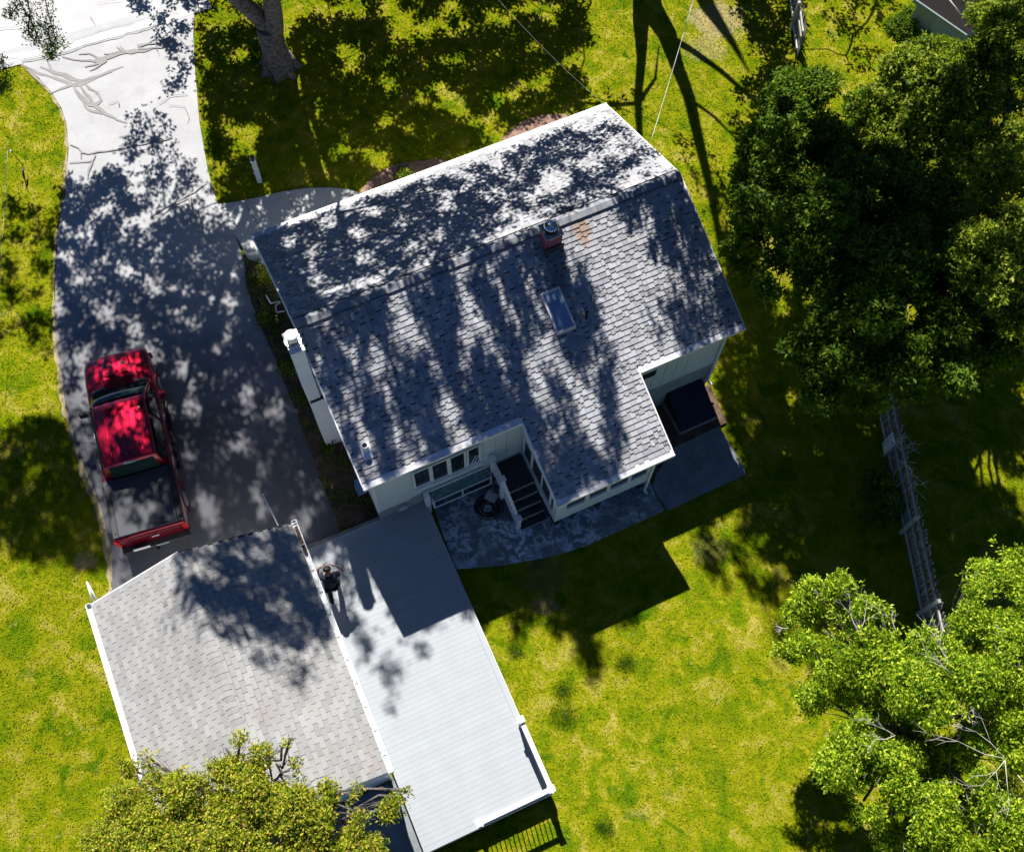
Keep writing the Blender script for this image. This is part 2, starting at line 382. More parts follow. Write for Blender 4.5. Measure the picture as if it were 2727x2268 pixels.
# road, driveway, walk
rd = [at(-700, 480), at(0, 152), at(300, 70), at(555, 3), at(900, -110), at(2600, -700), at(2600, -1500), at(-900, -900)]
drape('road', [Vector((-60, 6.6)), Vector((-17.95, 25.20)), Vector((-11.32, 28.11)), Vector((40, 50.6)), Vector((34, 62)), Vector((-66, 19))], .02, M['road'], step=2.0)
drive = [(-20, 192), (60, 172), (105, 210), (140, 250), (165, 290), (178, 330), (184, 400), (175, 520), (155, 620), (148, 760), (150, 900), (175, 1080), (215, 1220), (270, 1350), (300, 1480), (300, 1640),
         (560, 1640), (820, 1475), (905, 1418), (900, 1370), (820, 1180), (760, 1010), (700, 870), (660, 730), (625, 615), (580, 545), (555, 460), (532, 330), (520, 190), (515, 90), (520, 16), (560, 0), (540, -10), (300, 58), (0, 140)]
drivew = [G(*p) for p in drive]
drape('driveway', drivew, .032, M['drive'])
# dry strip along the left edge of the driveway
def offset_line(pts, d): return [Vector((p.x+d, p.y)) for p in pts]
edge = [G(*p) for p in drive[1:16]]
zs_ = strip('verge', [Vector((p.x-.06, p.y)) for p in edge], [.08, .12, .16, .1, .08, .06, .1, .12, .2, .2, .12], .020, M['sand']); tag(zs_, kind='structure')
# painted white line on the road edge
ln = strip('painted_line', [at(-60, 164), at(0, 148), at(200, 92), at(400, 36), at(570, -14), at(800, -84)], .14, .028, M['line'], kind='line'); tag(ln, kind='structure')
# shoulder strip between line and driveway
tag(strip('road_shoulder', [at(-30, 168), at(130, 140), at(300, 92), at(480, 40), at(560, 14)], .34, .036, M['walk'], kind='line'), kind='structure')
# crack sealant snakes on the driveway
SE = []
def cr(pts, wd, mat='seal', dz=.042): SE.append((pts, wd, mat, dz))
cr([(68, 178), (100, 196), (130, 205), (160, 214), (190, 226), (215, 228), (260, 205), (330, 180)], [.04, .12, .10, .14, .16, .14, .08, .04])
cr([(75, 190), (100, 215), (120, 232)], [.05, .08, .03]); cr([(110, 180), (140, 195), (165, 203), (200, 216), (225, 218)], [.03, .1, .08, .12, .06])
cr([(130, 165), (135, 185), (150, 196), (175, 200), (205, 214)], [.04, .08, .1, .08, .05])
cr([(135, 250), (165, 240), (200, 226), (250, 208), (300, 194)], [.05, .09, .1, .09, .03])
cr([(198, 232), (212, 262), (235, 290), (262, 303), (275, 306)], [.05, .09, .08, .1, .03]); cr([(215, 232), (238, 262), (262, 290), (285, 306), (315, 322), (340, 330)], [.07, .1, .13, .1, .09, .03])
cr([(205, 240), (225, 268), (250, 282), (270, 270), (260, 250), (235, 238)], [.05, .08, .12, .1, .08, .04]); cr([(226, 226), (245, 240), (258, 254)], [.03, .06, .03])
cr([(165, 154), (200, 162), (240, 164), (270, 162), (300, 152), (330, 142), (370, 138), (420, 130), (450, 122)], [.03, .05, .08, .2, .16, .17, .14, .06, .02])
cr([(210, 148), (240, 146), (262, 156), (275, 165)], [.03, .05, .06, .1]); cr([(228, 182), (250, 176), (270, 172), (285, 164)], [.05, .08, .1, .1]); cr([(240, 192), (262, 182), (280, 168)], [.03, .06, .1])
cr([(278, 146), (300, 146), (318, 142)], [.03, .05, .12]); cr([(322, 124), (326, 132), (330, 142)], [.02, .06, .12]); cr([(312, 126), (318, 134), (326, 142)], [.02, .05, .1])
cr([(368, 126), (395, 120), (430, 118), (470, 112)], [.12, .06, .05, .02]); cr([(370, 132), (400, 132), (440, 128)], [.1, .04, .02])
cr([(185, 388), (210, 398), (222, 410), (250, 410), (300, 402), (360, 390), (420, 378), (460, 370)], [.03, .04, .05, .06, .05, .05, .07, .04])
cr([(218, 408), (218, 425)], [.05, .03]); cr([(185, 436), (220, 434), (250, 430), (256, 415)], [.03, .04, .05, .04]); cr([(255, 420), (240, 450), (235, 480)], [.03, .08, .03])
cr([(400, 580), (440, 555), (480, 535), (520, 512), (552, 490)], [.03, .07, .06, .06, .03]); cr([(430, 575), (470, 545), (500, 530)], [.03, .05, .03]); cr([(470, 492), (500, 488), (540, 478)], [.02, .06, .02])
cr([(245, 560), (255, 600), (270, 640), (262, 700)], [.03, .05, .04, .02]); cr([(500, 490), (508, 520), (515, 560), (530, 600)], [.02, .03, .03, .02])
cr([(20, 160), (120, 148), (200, 112), (290, 78), (330, 72), (420, 46), (480, 36)], .014, 'crack', .0405); cr([(60, 168), (160, 148), (240, 122), (350, 92), (440, 62)], .03, 'crack', .041)
cr([(290, 278), (320, 274), (318, 288)], .02, 'crack'); cr([(420, 280), (455, 262), (500, 255)], .02, 'crack'); cr([(450, 290), (480, 285), (505, 300), (500, 330)], .015, 'crack'); cr([(280, 860), (320, 880), (330, 930)], .02, 'crack')
cr([(0, 82), (30, 78), (60, 74)], .015, 'crack'); cr([(240, 45), (248, 60), (256, 68)], .012, 'crack'); cr([(260, 12), (290, 8), (330, 4)], .012, 'crack'); cr([(415, 100), (418, 130), (425, 150)], .015, 'crack')
for k_, (pts, wd, mt, dz) in enumerate(SE):
    dz += k_*.0012
    tag(strip('crack_sealant' if mt == 'seal' else 'pavement_crack', [G(*p) for p in pts], wd, dz, M[mt]), kind='structure')

walk = [(600, 545), (650, 536), (700, 525), (760, 511), (820, 503), (880, 502), (930, 507), (975, 520), (1010, 545), (1040, 700), (760, 760), (700, 705), (660, 690), (640, 650), (620, 600)]
drape('walkway', [G(*p) for p in walk], .05, M['walk'])
for a, b in (((768, 508), (790, 600)), ((650, 538), (700, 620))):
    tag(strip('walkway_joint', [G(*a), G(*b)], .02, .056, M['crack']), kind='structure')
drape('walkway', [G(*p) for p in ((552, 548), (600, 543), (625, 600), (650, 660), (625, 625), (590, 570))], .045, M['walk'])
# planting beds and bare strip west of the house
bedA = smooth_poly([G(*p) for p in ((1325, 420), (1335, 372), (1372, 332), (1440, 306), (1510, 304), (1565, 325), (1600, 420), (1400, 480))])
bedB = smooth_poly([G(*p) for p in ((945, 530), (975, 490), (1010, 458), (1060, 436), (1130, 430), (1190, 420), (1250, 520), (1040, 600))])
M['bark_mulch'] = ground_mat('bark_mulch', (.20, .115, .085), (.08, .05, .035), (.36, .23, .17), .8, 6.0)
drape('mulch_bed', bedA, .03, M['bark_mulch']); drape('mulch_bed', bedB, .03, M['bark_mulch'])
bedC = [G(*p) for p in ((650, 680), (700, 700), (770, 800), (860, 1050), (1010, 1378), (908, 1410), (860, 1290), (800, 1130), (735, 960), (690, 860), (655, 760))]
drape('mulch_bed', bedC, .035, M['mulch'])

# patio and concrete pad behind the house
def patio_z(x, y): return -.895
pa = [(1150, 1335), (1178, 1420), (1215, 1515), (1330, 1505), (1430, 1488), (1480, 1478), (1560, 1452), (1660, 1408), (1770, 1358), (1745, 1318), (1735, 1290), (1690, 1180), (1400, 1250)]
PW = [at(x, y, -.85) for x, y in pa]
pat = drape('patio', PW, .055, M['patio'], skirt=.15, zf=patio_z)
for pts in (((1335, 1395), (1360, 1440), (1385, 1500)), ((1520, 1380), (1522, 1430), (1525, 1470)), ((1215, 1420), (1300, 1395), (1375, 1422))):
    c = strip('patio_joint', [at(*p, -.85) for p in pts], .025, .060, M['crack'], zf=patio_z); tag(c, kind='structure')
pad = drape('concrete_pad', [at(x, y, -.84) for x, y in ((1738, 1290), (1750, 1320), (1780, 1358), (1985, 1262), (1982, 1245), (1915, 1135), (1800, 1120))], .07, M['slab'], skirt=.15, zf=patio_z)

# ------------------------------------------------------------------ HOUSE
u0, u1, vf, vr, vb = .995, 12.139, 17.991, 14.073, 9.919
zf_, zr, zb = 3.303, 4.9475, 3.4075
i1, i2, vl = 5.452, 8.883, 7.693
slr = (zr-zb)/(vr-vb); zl = zb+slr*(vl-vb); slf = (zr-zf_)/(vf-vr)
HO = (1.2, 10.12, 0)
house = empty('house', W(1.2, 10.12, 0), YH, 'single storey white house with a grey shingled gable roof, skylight and brick chimney', 'house')
def hb(name, mb, mat, parent=None, bevel=0, label=None): return mb.build(name, mat, parent or house, HO, bevel, label)
W0, W1, WF, WB = u0+.22, u1-.22, vf-.35, vb+.2
# walls (gable prism), ell walls
mb = MB(); zt = zb+slr*(WB-vb)-.06; ztf = zf_+slf*(vf-WF)-.06
ring = [(WB, -.3), (WF, -.3), (WF, ztf), (vr, zr-.10), (WB, zt)]
mb.loft([[(W0, v, z) for v, z in ring], [(W1, v, z) for v, z in ring]], sm=False)
hb('wall', mb, M['siding'])
hb('foundation', MB().box(W0+.03, W1-.03, WB+.03, WF-.03, -1.1, -.0), M['found'])
# the white siding stops above the foundation on the south side: foundation face stands proud of nothing, so cover strips
hb('foundation', MB().box(W0-.004, 5.6, WB-.006, WB+.01, -1.1, .36), M['found'])
hb('foundation', MB().box(8.9, W1+.004, WB-.006, WB+.01, -1.1, .86), M['found'])
# siding boards on the rear east wall
for k, uu in enumerate([8.75, 9.24, 9.73, 10.08, 10.43, 10.80, 11.90]):
    a = uu; b = [9.24, 9.73, 10.08, 10.43, 10.80, 11.90, None][k]
    if b: hb('siding_board', MB().box(a+.012, b-.004, WB-.03, WB-.007, .87, zt-.01), M['siding'])
for a, b in ((W0, 2.2), (4.44, 4.80), (4.80, 5.15), (5.15, 5.5)):
    hb('siding_board', MB().box(a+.006, b-.006, WB-.03, WB-.007, .37, zt-.01), M['siding'])
hb('corner_trim', MB().box(W1-.06, W1+.03, WB-.045, WB+.05, .0, zt), M['white'])
hb('corner_trim', MB().box(W0-.03, W0+.06, WB-.045, WB+.05, .37, zt), M['white'])
# dark vent under the eave
hb('vent', MB().box(9.0, 9.76, WB-.04, WB-.031, 1.9, 2.25), M['glass'])
# windows of the rear west wall
for k, (a, b, z0) in enumerate(((2.40, 2.82, 1.14), (2.93, 3.35, 1.06), (3.47, 3.86, 1.03), (4.0, 4.30, 1.10))):
    fr = MB().box(a-.06, b+.06, WB-.05, WB-.031, z0-.08, z0).box(a-.06, a, WB-.05, WB-.031, z0+.002, 2.2).box(b, b+.06, WB-.05, WB-.031, z0+.002, 2.2).box(a-.06, b+.06, WB-.05, WB-.031, 2.202, 2.27)
    f = hb('window', fr, M['white'])
    hb('pane', MB().box(a+.002, b-.002, WB-.038, WB-.032, z0+.002, 2.198), M['glass'], f)
    hb('sill', MB().box(a-.07, b+.07, WB-.11, WB-.051, z0-.10, z0-.05), M['white'], f)
    if k == 3:  # slanted white bars paint reflected lines into this pane
        for q in (.1, .2): hb('mirrored_line', MB().hexa([(a+q-.05, WB-.042, z0+.0), (a+q-.02, WB-.042, z0+.0), (a+q-.02, WB-.039, z0+.0), (a+q-.05, WB-.039, z0+.0)], [(a+q+.1, WB-.042, z0+.5), (a+q+.13, WB-.042, z0+.5), (a+q+.13, WB-.039, z0+.5), (a+q+.1, WB-.039, z0+.5)]), M['white'], f)
# garden window box low on the wall
gw = hb('window', MB().box(2.74, 4.56, 9.78, WB-.031, -.36, -.31).box(2.74, 2.78, 9.78, WB-.031, -.31, .2).box(4.52, 4.56, 9.78, WB-.031, -.31, .2)
        .box(2.78, 4.52, 9.78, 9.81, .17, .21).box(2.78, 4.52, 9.78, 9.81, -.31, -.28).box(3.63, 3.67, 9.78, 9.81, -.28, .17).box(2.70, 4.60, WB-.07, WB-.032, .38, .44), M['white'], label='low glazed garden window box on the rear wall')
hb('pane', MB().hexa([(2.78, 9.80, .212), (4.52, 9.80, .212), (4.52, WB-.07, .36), (2.78, WB-.07, .36)], [(2.78, 9.80, .225), (4.52, 9.80, .225), (4.52, WB-.07, .375), (2.78, WB-.07, .375)]), pm('garden_glass', (.09, .16, .14), .08, .5, 9, bmp=0, spec=.8), gw)
hb('pane', MB().box(2.80, 4.50, 9.795, 9.80, -.28, .17), M['glass'], gw)
hb('wall_pilaster', MB().box(2.55, 2.70, 9.90, WB-.031, -.9, .5), M['white'])
hb('junction_box', MB().box(1.78, 2.02, WB-.12, WB-.01, -.02, .22), M['plastic'])
# east / west gables trim, ell
ez = -.05
ell = MB()
v0e = vl+.2
def zroof(v): return zb+slr*(v-vb)-.05
E0, E1 = i1+.2, i2-.2
# south wall of the ell with a window band
ell.box(E0, E1, v0e, v0e+.08, ez, .72).box(E0, E1, v0e, v0e+.08, 1.55, zroof(v0e)-.02)
ws = [E0, 5.98, 6.54, 6.62, 7.20, 7.32, 7.86, 7.96, 8.44, E1]
for a, b in ((E0, 5.98), (6.56, 6.68), (7.24, 7.34), (7.90, 8.0), (8.5, E1)): ell.box(a, b, v0e, v0e+.08, .722, 1.548)
hb('porch_wall', ell, M['siding'])
for a, b in ((5.98, 6.56), (6.68, 7.24), (7.34, 7.90), (8.0, 8.5)):
    f = hb('window', MB().box(a+.002, b-.002, v0e+.03, v0e+.04, .722, 1.546), M['glass'])
    hb('sill', MB().box(a+.01, b-.01, v0e-.03, v0e-.002, .66, .70), M['white'], f)
# west wall of the ell: low panel, posts, header
pw = MB().box(E0-.002, E0+.06, v0e+.082, WB-.03, ez, .48).box(E0-.04, E0+.065, v0e+.082, WB-.03, .482, .54)
hb('porch_wall', pw, M['siding'])
for vv in (v0e+.084, 8.22, 8.80, 9.42, 9.95):
    wd = .10 if vv != 8.80 else .05
    hb('porch_post', MB().box(E0-.01, E0+.05, vv, vv+wd, .542, zroof(vv)-.06), M['white'])
hb('screen', MB().box(E0+.015, E0+.02, v0e+.09, WB-.04, .542, 1.7), M['screen'])
hb('porch_header', MB().hexa([(E0-.03, v0e-.02, 1.6), (E0+.06, v0e-.02, 1.6), (E0+.06, WB-.04, 1.72), (E0-.03, WB-.04, 1.72)], [(E0-.03, v0e-.02, zroof(v0e)-.01), (E0+.06, v0e-.02, zroof(v0e)-.01), (E0+.06, WB-.04, zroof(WB)-.01), (E0-.03, WB-.04, zroof(WB)-.01)]), M['siding'])
hb('porch_wall', MB().hexa([(E1-.06, v0e+.082, ez), (E1, v0e+.082, ez), (E1, WB-.04, ez), (E1-.06, WB-.04, ez)], [(E1-.06, v0e+.082, zroof(v0e)-.01), (E1, v0e+.082, zroof(v0e)-.01), (E1, WB-.04, zroof(WB)-.01), (E1-.06, WB-.04, zroof(WB)-.01)]), M['siding'])
hb('porch_floor', MB().box(E0+.07, E1-.07, v0e+.09, WB-.04, ez-.1, ez), M['tread'])
for a in (E0+.1, 7.1, E1-.2):
    hb('porch_pier', MB().box(a, a+.15, v0e+.1, v0e+.25, -1.0, ez-.1), M['black'])
hb('porch_skirt', MB().box(E0+.1, E1-.1, v0e+.3, v0e+.32, -1.0, ez-.02), M['dark'])
# roof deck slabs
rf = MB(); T = .05
def slab(mb, a0, a1, va, za, vb_, zb_, t=T):
    mb.hexa([(a0, va, za-t), (a1, va, za-t), (a1, vb_, zb_-t), (a0, vb_, zb_-t)], [(a0, va, za), (a1, va, za), (a1, vb_, zb_), (a0, vb_, zb_)])
slab(rf, u0, u1, vb, zb, vr-.002, zr); slab(rf, i1, i2, vl, zl, vb-.001, zb-.0003)
rf.hexa([(u1, vf, zf_-T), (u0, vf, zf_-T), (u0, vr+.002, zr-T), (u1, vr+.002, zr-T)], [(u1, vf, zf_), (u0, vf, zf_), (u0, vr+.002, zr), (u1, vr+.002, zr)])
roof = hb('roof', rf, M['cap'])
# fascia / rake boards
def rake(uu, va, za, vb_, zb_, th=.035, h=.17, sg=1, name='rake_board'):
    a, b = (uu-th, uu) if sg < 0 else (uu, uu+th)
    return hb(name, MB().hexa([(a, va, za-h), (b, va, za-h), (b, vb_, zb_-h), (a, vb_, zb_-h)], [(a, va, za+.012), (b, va, za+.012), (b, vb_, zb_+.012), (a, vb_, zb_+.012)]), M['fascia'])
rake(u0, vb, zb, vr, zr, sg=-1); rake(u0, vr, zr, vf, zf_, sg=-1); rake(u1, vb, zb, vr, zr); rake(u1, vr, zr, vf, zf_)
rake(i1, vl, zl, vb-.02, zb, sg=-1); rake(i2, vl, zl, vb-.02, zb)
# gutters with guards
def gutter(a, b, v, z, sg, wdt=.15):
    """sg -1: faces -v. guard top slopes outward, three raised ribs, front lip"""
    va, vb_ = v+.02*(-sg), v+sg*wdt
    g = MB()
    y0, y1 = va, vb_
    def q(y, z): return (y, z)
    g.hexa(*[[(a, y0, zz0), (b, y0, zz0), (b, y1, zz1), (a, y1, zz1)] if sg > 0 else [(b, y0, zz0), (a, y0, zz0), (a, y1, zz1), (b, y1, zz1)] for zz0, zz1 in ((z-.13, z-.15), (z+.012, z-.03))])
    for k in (.3, .55, .8):
        yy = y0+(y1-y0)*k; zz = z+.012-.042*k
        lo, hi = min(yy, yy+sg*.012), max(yy, yy+sg*.012)
        g.box(a+.005, b-.005, lo, hi, zz-.005, zz+.008)
    lo, hi = min(y1, y1+sg*.012), max(y1, y1+sg*.012)
    g.box(a-.004, b+.004, lo, hi, z-.15, z-.022)
    return hb('gutter', g, M['gutter'])
gutter(u0-.03, i1-.04, vb, zb, -1); gutter(i2+.04, u1+.03, vb, zb, -1); gutter(i1-.03, i2+.03, vl, zl, -1); gutter(u0-.05, u1+.03, vf, zf_, 1, .17)
def downspout(pts, par=None, name='downspout'): return hb(name, MB().tube(pts, .04, 6, sm=False), M['white'])
downspout([(u1-.1, vb-.08, zb-.12), (u1-.14, vb+.14, zb-.4), (W1-.06, WB-.09, 2.7), (W1-.06, WB-.09, -.2), (W1+.02, WB-.22, -.3)])
downspout([(i2-.08, vl-.08, zl-.12), (E1-.05, v0e-.05, zl-.45), (E1-.05, v0e-.05, -.75), (E1, v0e-.16, -.82)])
# rear-eave window-head dark line under gutters handled by the gutter shadow

# shingles ----------------------------------------------------------------
def wedge_mesh(name, wdt, L, t0, t1):
    me = bpy.data.meshes.new(name)
    me.from_pydata([(0, 0, 0), (wdt, 0, 0), (wdt, L, 0), (0, L, 0), (0, 0, t0), (wdt, 0, t0), (wdt, L, t1), (0, L, t1)], [],
                   [(3, 2, 1, 0), (4, 5, 6, 7), (0, 1, 5, 4), (1, 2, 6, 5), (2, 3, 7, 6), (3, 0, 4, 7)])
    return me
def shingle_set(place, parent, mat, limit, name='shingle'):
    """place: list of (key, matrix(local to parent's frame), width, L, t0, t1)"""
    place.sort(key=lambda p: p[0]); cache = {}
    for k, mt, wdt, L, t0, t1 in place[:limit]:
        c = (round(wdt*200)/200, round(L*200)/200, t0, t1)
        if c not in cache: cache[c] = wedge_mesh(name, *c); cache[c].materials.append(mat)
        o = bpy.data.objects.new(name, cache[c]); COL.objects.link(o); o.parent = parent; o.matrix_local = mt
    rest = place[limit:]
    if rest:
        vs = []; fs = []
        for k, mt, wdt, L, t0, t1 in rest:
            n = len(vs)
            for p in ((0, 0, 0), (wdt, 0, 0), (wdt, L, 0), (0, L, 0), (0, 0, t0), (wdt, 0, t0), (wdt, L, t1), (0, L, t1)): vs.append(tuple(mt @ Vector(p)))
            fs += [tuple(n+i for i in f) for f in ((3, 2, 1, 0), (4, 5, 6, 7), (0, 1, 5, 4), (1, 2, 6, 5), (2, 3, 7, 6), (3, 0, 4, 7))]
        me = bpy.data.meshes.new(name+'s'); me.from_pydata(vs, [], fs); o = link(name+'s', me, mat, parent); o['kind'] = 'stuff'
R3 = random.Random(3)
def slope_shingles(p0, p1, U, ranges, exp_, widths, tA, lam, org, out, keyf, stagger=None, nudge=.004, jg=.006, ov=.004):
    """p0 eave point, p1 ridge point (same U coordinate), U unit along courses, ranges(s)->(a,b) extents along U"""
    p0 = Vector(p0); p1 = Vector(p1); U = Vector(U); S = (p1-p0); Ls = S.length; S.normalize(); N = U.cross(S)
    if N.z < 0: N = -N
    rows = int(Ls/exp_)+1
    for r in range(rows):
        s = r*exp_; L = min(exp_+ov, Ls-s)
        if L < .04: continue
        for a, b in ranges(s/Ls):
            x = a; prev_gap = False
            if stagger is not None: x = a-stagger[r % len(stagger)]
            while x < b-.02:
                gapn = lam and not prev_gap and R3.random() < .48; prev_gap = gapn
                wd = R3.choice((.07, .10, .13, .16)) if gapn else R3.choice(widths); xa, xb = max(x, a), min(x+wd-jg, b)
                if xb-xa > .03:
                    raised = not gapn
                    t0 = tA if raised else tA*.30
                    gap = 0 if raised else .038
                    P = p0+U*xa+S*(s+gap+R3.uniform(-.003, .003))+N*nudge-Vector(org)
                    X_ = U; Y_ = S; Z_ = X_.cross(Y_)
                    Mx = Matrix(((X_.x, Y_.x, Z_.x, P.x), (X_.y, Y_.y, Z_.y, P.y), (X_.z, Y_.z, Z_.z, P.z), (0, 0, 0, 1)))
                    out.append((keyf(P, xa), Mx, round(xb-xa, 3), round(L-gap, 3), t0 if Z_.z > 0 else -t0, (.004 if Z_.z > 0 else -.004)))
                x += wd
out = []
wid = [.11, .14, .17, .20, .24]
slope_shingles((0, vl, zl), (0, vr, zr), (1, 0, 0), lambda f: [(i1, i2)] if vl+f*(vr-vl) < vb-.02 else [(u0, u1)], .150, wid, .027, True, HO, out, lambda P, x: P.y+.15*abs(x-6.5))
nfront = []
slope_shingles((0, vf, zf_), (0, vr, zr), (-1, 0, 0), lambda f: [(-u1, -u0)], .150, wid, .016, True, HO, nfront, lambda P, x: 100+P.y)
shingle_set(out+nfront, roof, M['shingle'], 300)
# ridge vent and caps
hb('ridge_vent', MB().box(u0+.02, u1-.02, vr-.175, vr-.168, zr-.075, zr-.0).box(u0+.02, u1-.02, vr+.155, vr+.165, zr-.07, zr-.0), M['dark'], roof)
n = 74
capm = {}
for k in range(n):
    a = u0+.01+k*(u1-u0-.02)/n; wd = (u1-u0)/n+.03; me = bpy.data.meshes.new('ridge_cap') if not capm else capm['m']
    if not capm:
        h = .035; vv = [(0, -.185, -.06+h), (0, 0, .012+h), (0, .17, -.055+h), (wd, -.185, -.072+h), (wd, 0, .0+h), (wd, .17, -.067+h),
                        (0, -.185, -.075+h), (0, 0, -.003+h), (0, .17, -.07+h), (wd, -.185, -.087+h), (wd, 0, -.015+h), (wd, .17, -.082+h)]
        me.from_pydata(vv, [], [(0, 3, 4, 1), (1, 4, 5, 2), (6, 7, 10, 9), (7, 8, 11, 10), (0, 1, 7, 6), (1, 2, 8, 7), (3, 9, 10, 4), (4, 10, 11, 5), (0, 6, 9, 3), (2, 5, 11, 8)])
        me.materials.append(M['cap1']); capm['m'] = me
    o = bpy.data.objects.new('ridge_cap', me); COL.objects.link(o); o.parent = roof
    o.location = (a-HO[0], vr-HO[1], zr+R3.uniform(-.003, .003))

# brick chimney on the ridge
cu, cv, cw_, cd = 8.03, 13.65, .45, .45        # centre, width, depth
ch = hb('chimney', MB().box(cu-cw_/2+.012, cu+cw_/2-.012, cv-cd/2+.012, cv+cd/2-.012, 4.3, 5.35), M['mortar'])
bw, bh, mj = .20, .058, .016
for r in range(10):
    z0 = 4.62+r*(bh+mj)
    off = 0 if r % 2 else bw/2
    for face in range(4):
        L = cw_ if face % 2 == 0 else cd; x = -off
        while x < L-.02:
            a, b = max(x, 0), min(x+bw, L)
            if b-a > .03:
                if face == 0: B = (cu-cw_/2+a, cu-cw_/2+b, cv-cd/2, cv-cd/2+.03)
                elif face == 2: B = (cu-cw_/2+a, cu-cw_/2+b, cv+cd/2-.03, cv+cd/2)
                elif face == 1: B = (cu+cw_/2-.03, cu+cw_/2+.001, cv-cd/2+a, cv-cd/2+b)
                else: B = (cu-cw_/2-.001, cu-cw_/2+.03, cv-cd/2+a, cv-cd/2+b)
                if face in (0, 3) or (face == 1): hb('brick', MB().box(*B, z0, z0+bh), M['brick'], ch)
            x += bw+mj
hb('crown', MB().box(cu-cw_/2-.03, cu+cw_/2+.03, cv-cd/2-.03, cv+cd/2+.03, 5.352, 5.40), M['found'], ch)
hb('flue', MB().cyl((cu-.02, cv), .17, 5.39, 5.58, 24), M['black'], ch)
cp = MB(); rr = [(.175, 5.58), (.19, 5.59), (.19, 5.61), (.15, 5.635), (.08, 5.65), (.01, 5.655)]
cp.loft([[(cu-.02+r*math.cos(t_), cv+r*math.sin(t_), z) for t_ in np.linspace(0, 2*math.pi, 25)[:-1]] for r, z in rr])
hb('flue_cap', cp, pm('polished_cap', (.75, .78, .8), .12, .05, 5, metal=1, bmp=0), ch)
hb('flashing', MB().box(cu-cw_/2-.05, cu+cw_/2+.05, cv-cd/2-.05, cv-cd/2-.02, 4.62, 4.95), M['cap'], ch)
# skylight
def onslope(v): return zb+slr*(v-vb)
sk = MB()
def slp(mb, a0, a1, va, vb_, h0, h1): mb.hexa([(a0, va, onslope(va)+h0), (a1, va, onslope(va)+h0), (a1, vb_, onslope(vb_)+h0), (a0, vb_, onslope(vb_)+h0)], [(a0, va, onslope(va)+h1), (a1, va, onslope(va)+h1), (a1, vb_, onslope(vb_)+h1), (a0, vb_, onslope(vb_)+h1)])
sa, sb, sc, sd = 7.20, 7.76, 11.42, 12.50
slp(sk, sa, sb, sc, sc+.05, 0, .13); slp(sk, sa, sb, sd-.05, sd, 0, .13); slp(sk, sa, sa+.05, sc+.052, sd-.052, 0, .13); slp(sk, sb-.05, sb, sc+.052, sd-.052, 0, .13)
skf = hb('skylight', sk, pm('skylight_frame', (.72, .62, .60), .5, .1, 6, metal=.0), bevel=.008)
g_ = MB(); slp(g_, sa+.052, sb-.052, sc+.054, sd-.054, .07, .115); hb('glass', g_, pm('skylight_glass', (.17, .25, .40), .12, .1, 2, bmp=0, spec=1.0), skf)  # blue base colour stands in for the sky's reflection
# plumbing vent with white boot, small dark vent
vp = hb('vent_pipe', MB().cyl((1.42, 10.66), .085, zb+slr*.7, 3.95, 18), M['white'], label='white plumbing vent pipe with square boot')
hb('pipe_bore', MB().cyl((1.42, 10.66), .066, 3.945, 3.953, 18), M['dark'], vp)
g_ = MB(); slp(g_, 1.29, 1.56, 10.40, 10.80, .022, .04); hb('boot', g_, M['white'], vp)
vp = hb('vent_pipe', MB().cyl((8.12, 11.55), .04, 3.98, 4.32, 12).cyl((8.12, 11.55), .06, 4.32, 4.36, 12), M['black'], label='small black vent pipe')
# west chimney: white stucco with steel cap
cx0, cx1, cy0, cy1 = .60, .93, 12.90, 13.5
wc = hb('chimney', MB().box(cx0+.03, cx1+.26, cy0-.06, cy1, -1.0, 2.8).box(cx0, cx1, cy0+.01, cy1-.01, 2.81, 5.62), M['white'], label='tall white rendered chimney on the west gable wall')
hb('chimney_joint', MB().box(cx0+.027, cx1+.263, cy0-.063, cy0+.05, 2.80, 2.81), M['cap'], wc)
hb('chimney_crown', MB().box(cx0-.02, cx1+.03, cy0-.02, cy1+.02, 5.62, 5.68), M['white'], wc)
cc = ((cx0+cx1)/2, (cy0+cy1)/2)
hb('flue', MB().cyl(cc, .14, 5.68, 6.0, 24), M['steel'], wc)
cp = MB(); cp.loft([[(cc[0]+r*math.cos(t_), cc[1]+r*math.sin(t_), z) for t_ in np.linspace(0, 2*math.pi, 25)[:-1]] for r, z in ((.16, 5.98), (.165, 6.0), (.165, 6.03), (.10, 6.05), (.01, 6.06))])
hb('flue_cap', cp, pm('white_cap', (.8, .8, .8), .3, .05, 5), wc)
hb('collar', MB().tube([(cc[0]+.21*math.cos(t_), cc[1]+.21*math.sin(t_), 5.76) for t_ in np.linspace(0, 2*math.pi, 25)], .012, 6), M['steel'], wc)
hb('collar', MB().cyl(cc, .19, 5.68, 5.72, 24), M['steel'], wc)
# electric service bracket on the west rake
hb('service_mast', MB().tube([(u0-.06, 15.7, 3.5), (u0-.30, 15.68, 3.6), (u0-.34, 15.72, 4.0)], .02, 8), M['white'])
hb('service_mast', MB().tube([(u0-.05, 15.55, 3.7), (u0-.22, 15.5, 3.7), (u0-.26, 15.3, 3.7), (u0-.05, 15.25, 3.7)], .016, 8), M['white'])
hb('hose_reel', MB().box(W0-.32, W0-.06, 10.95, 11.2, -.1, .2).cyl((W0-.2, 11.3), .09, -.3, .1, 12), pm('blue_plastic', (.12, .25, .40), .5, .1, 6), label='small blue and orange hose reel on the west wall')

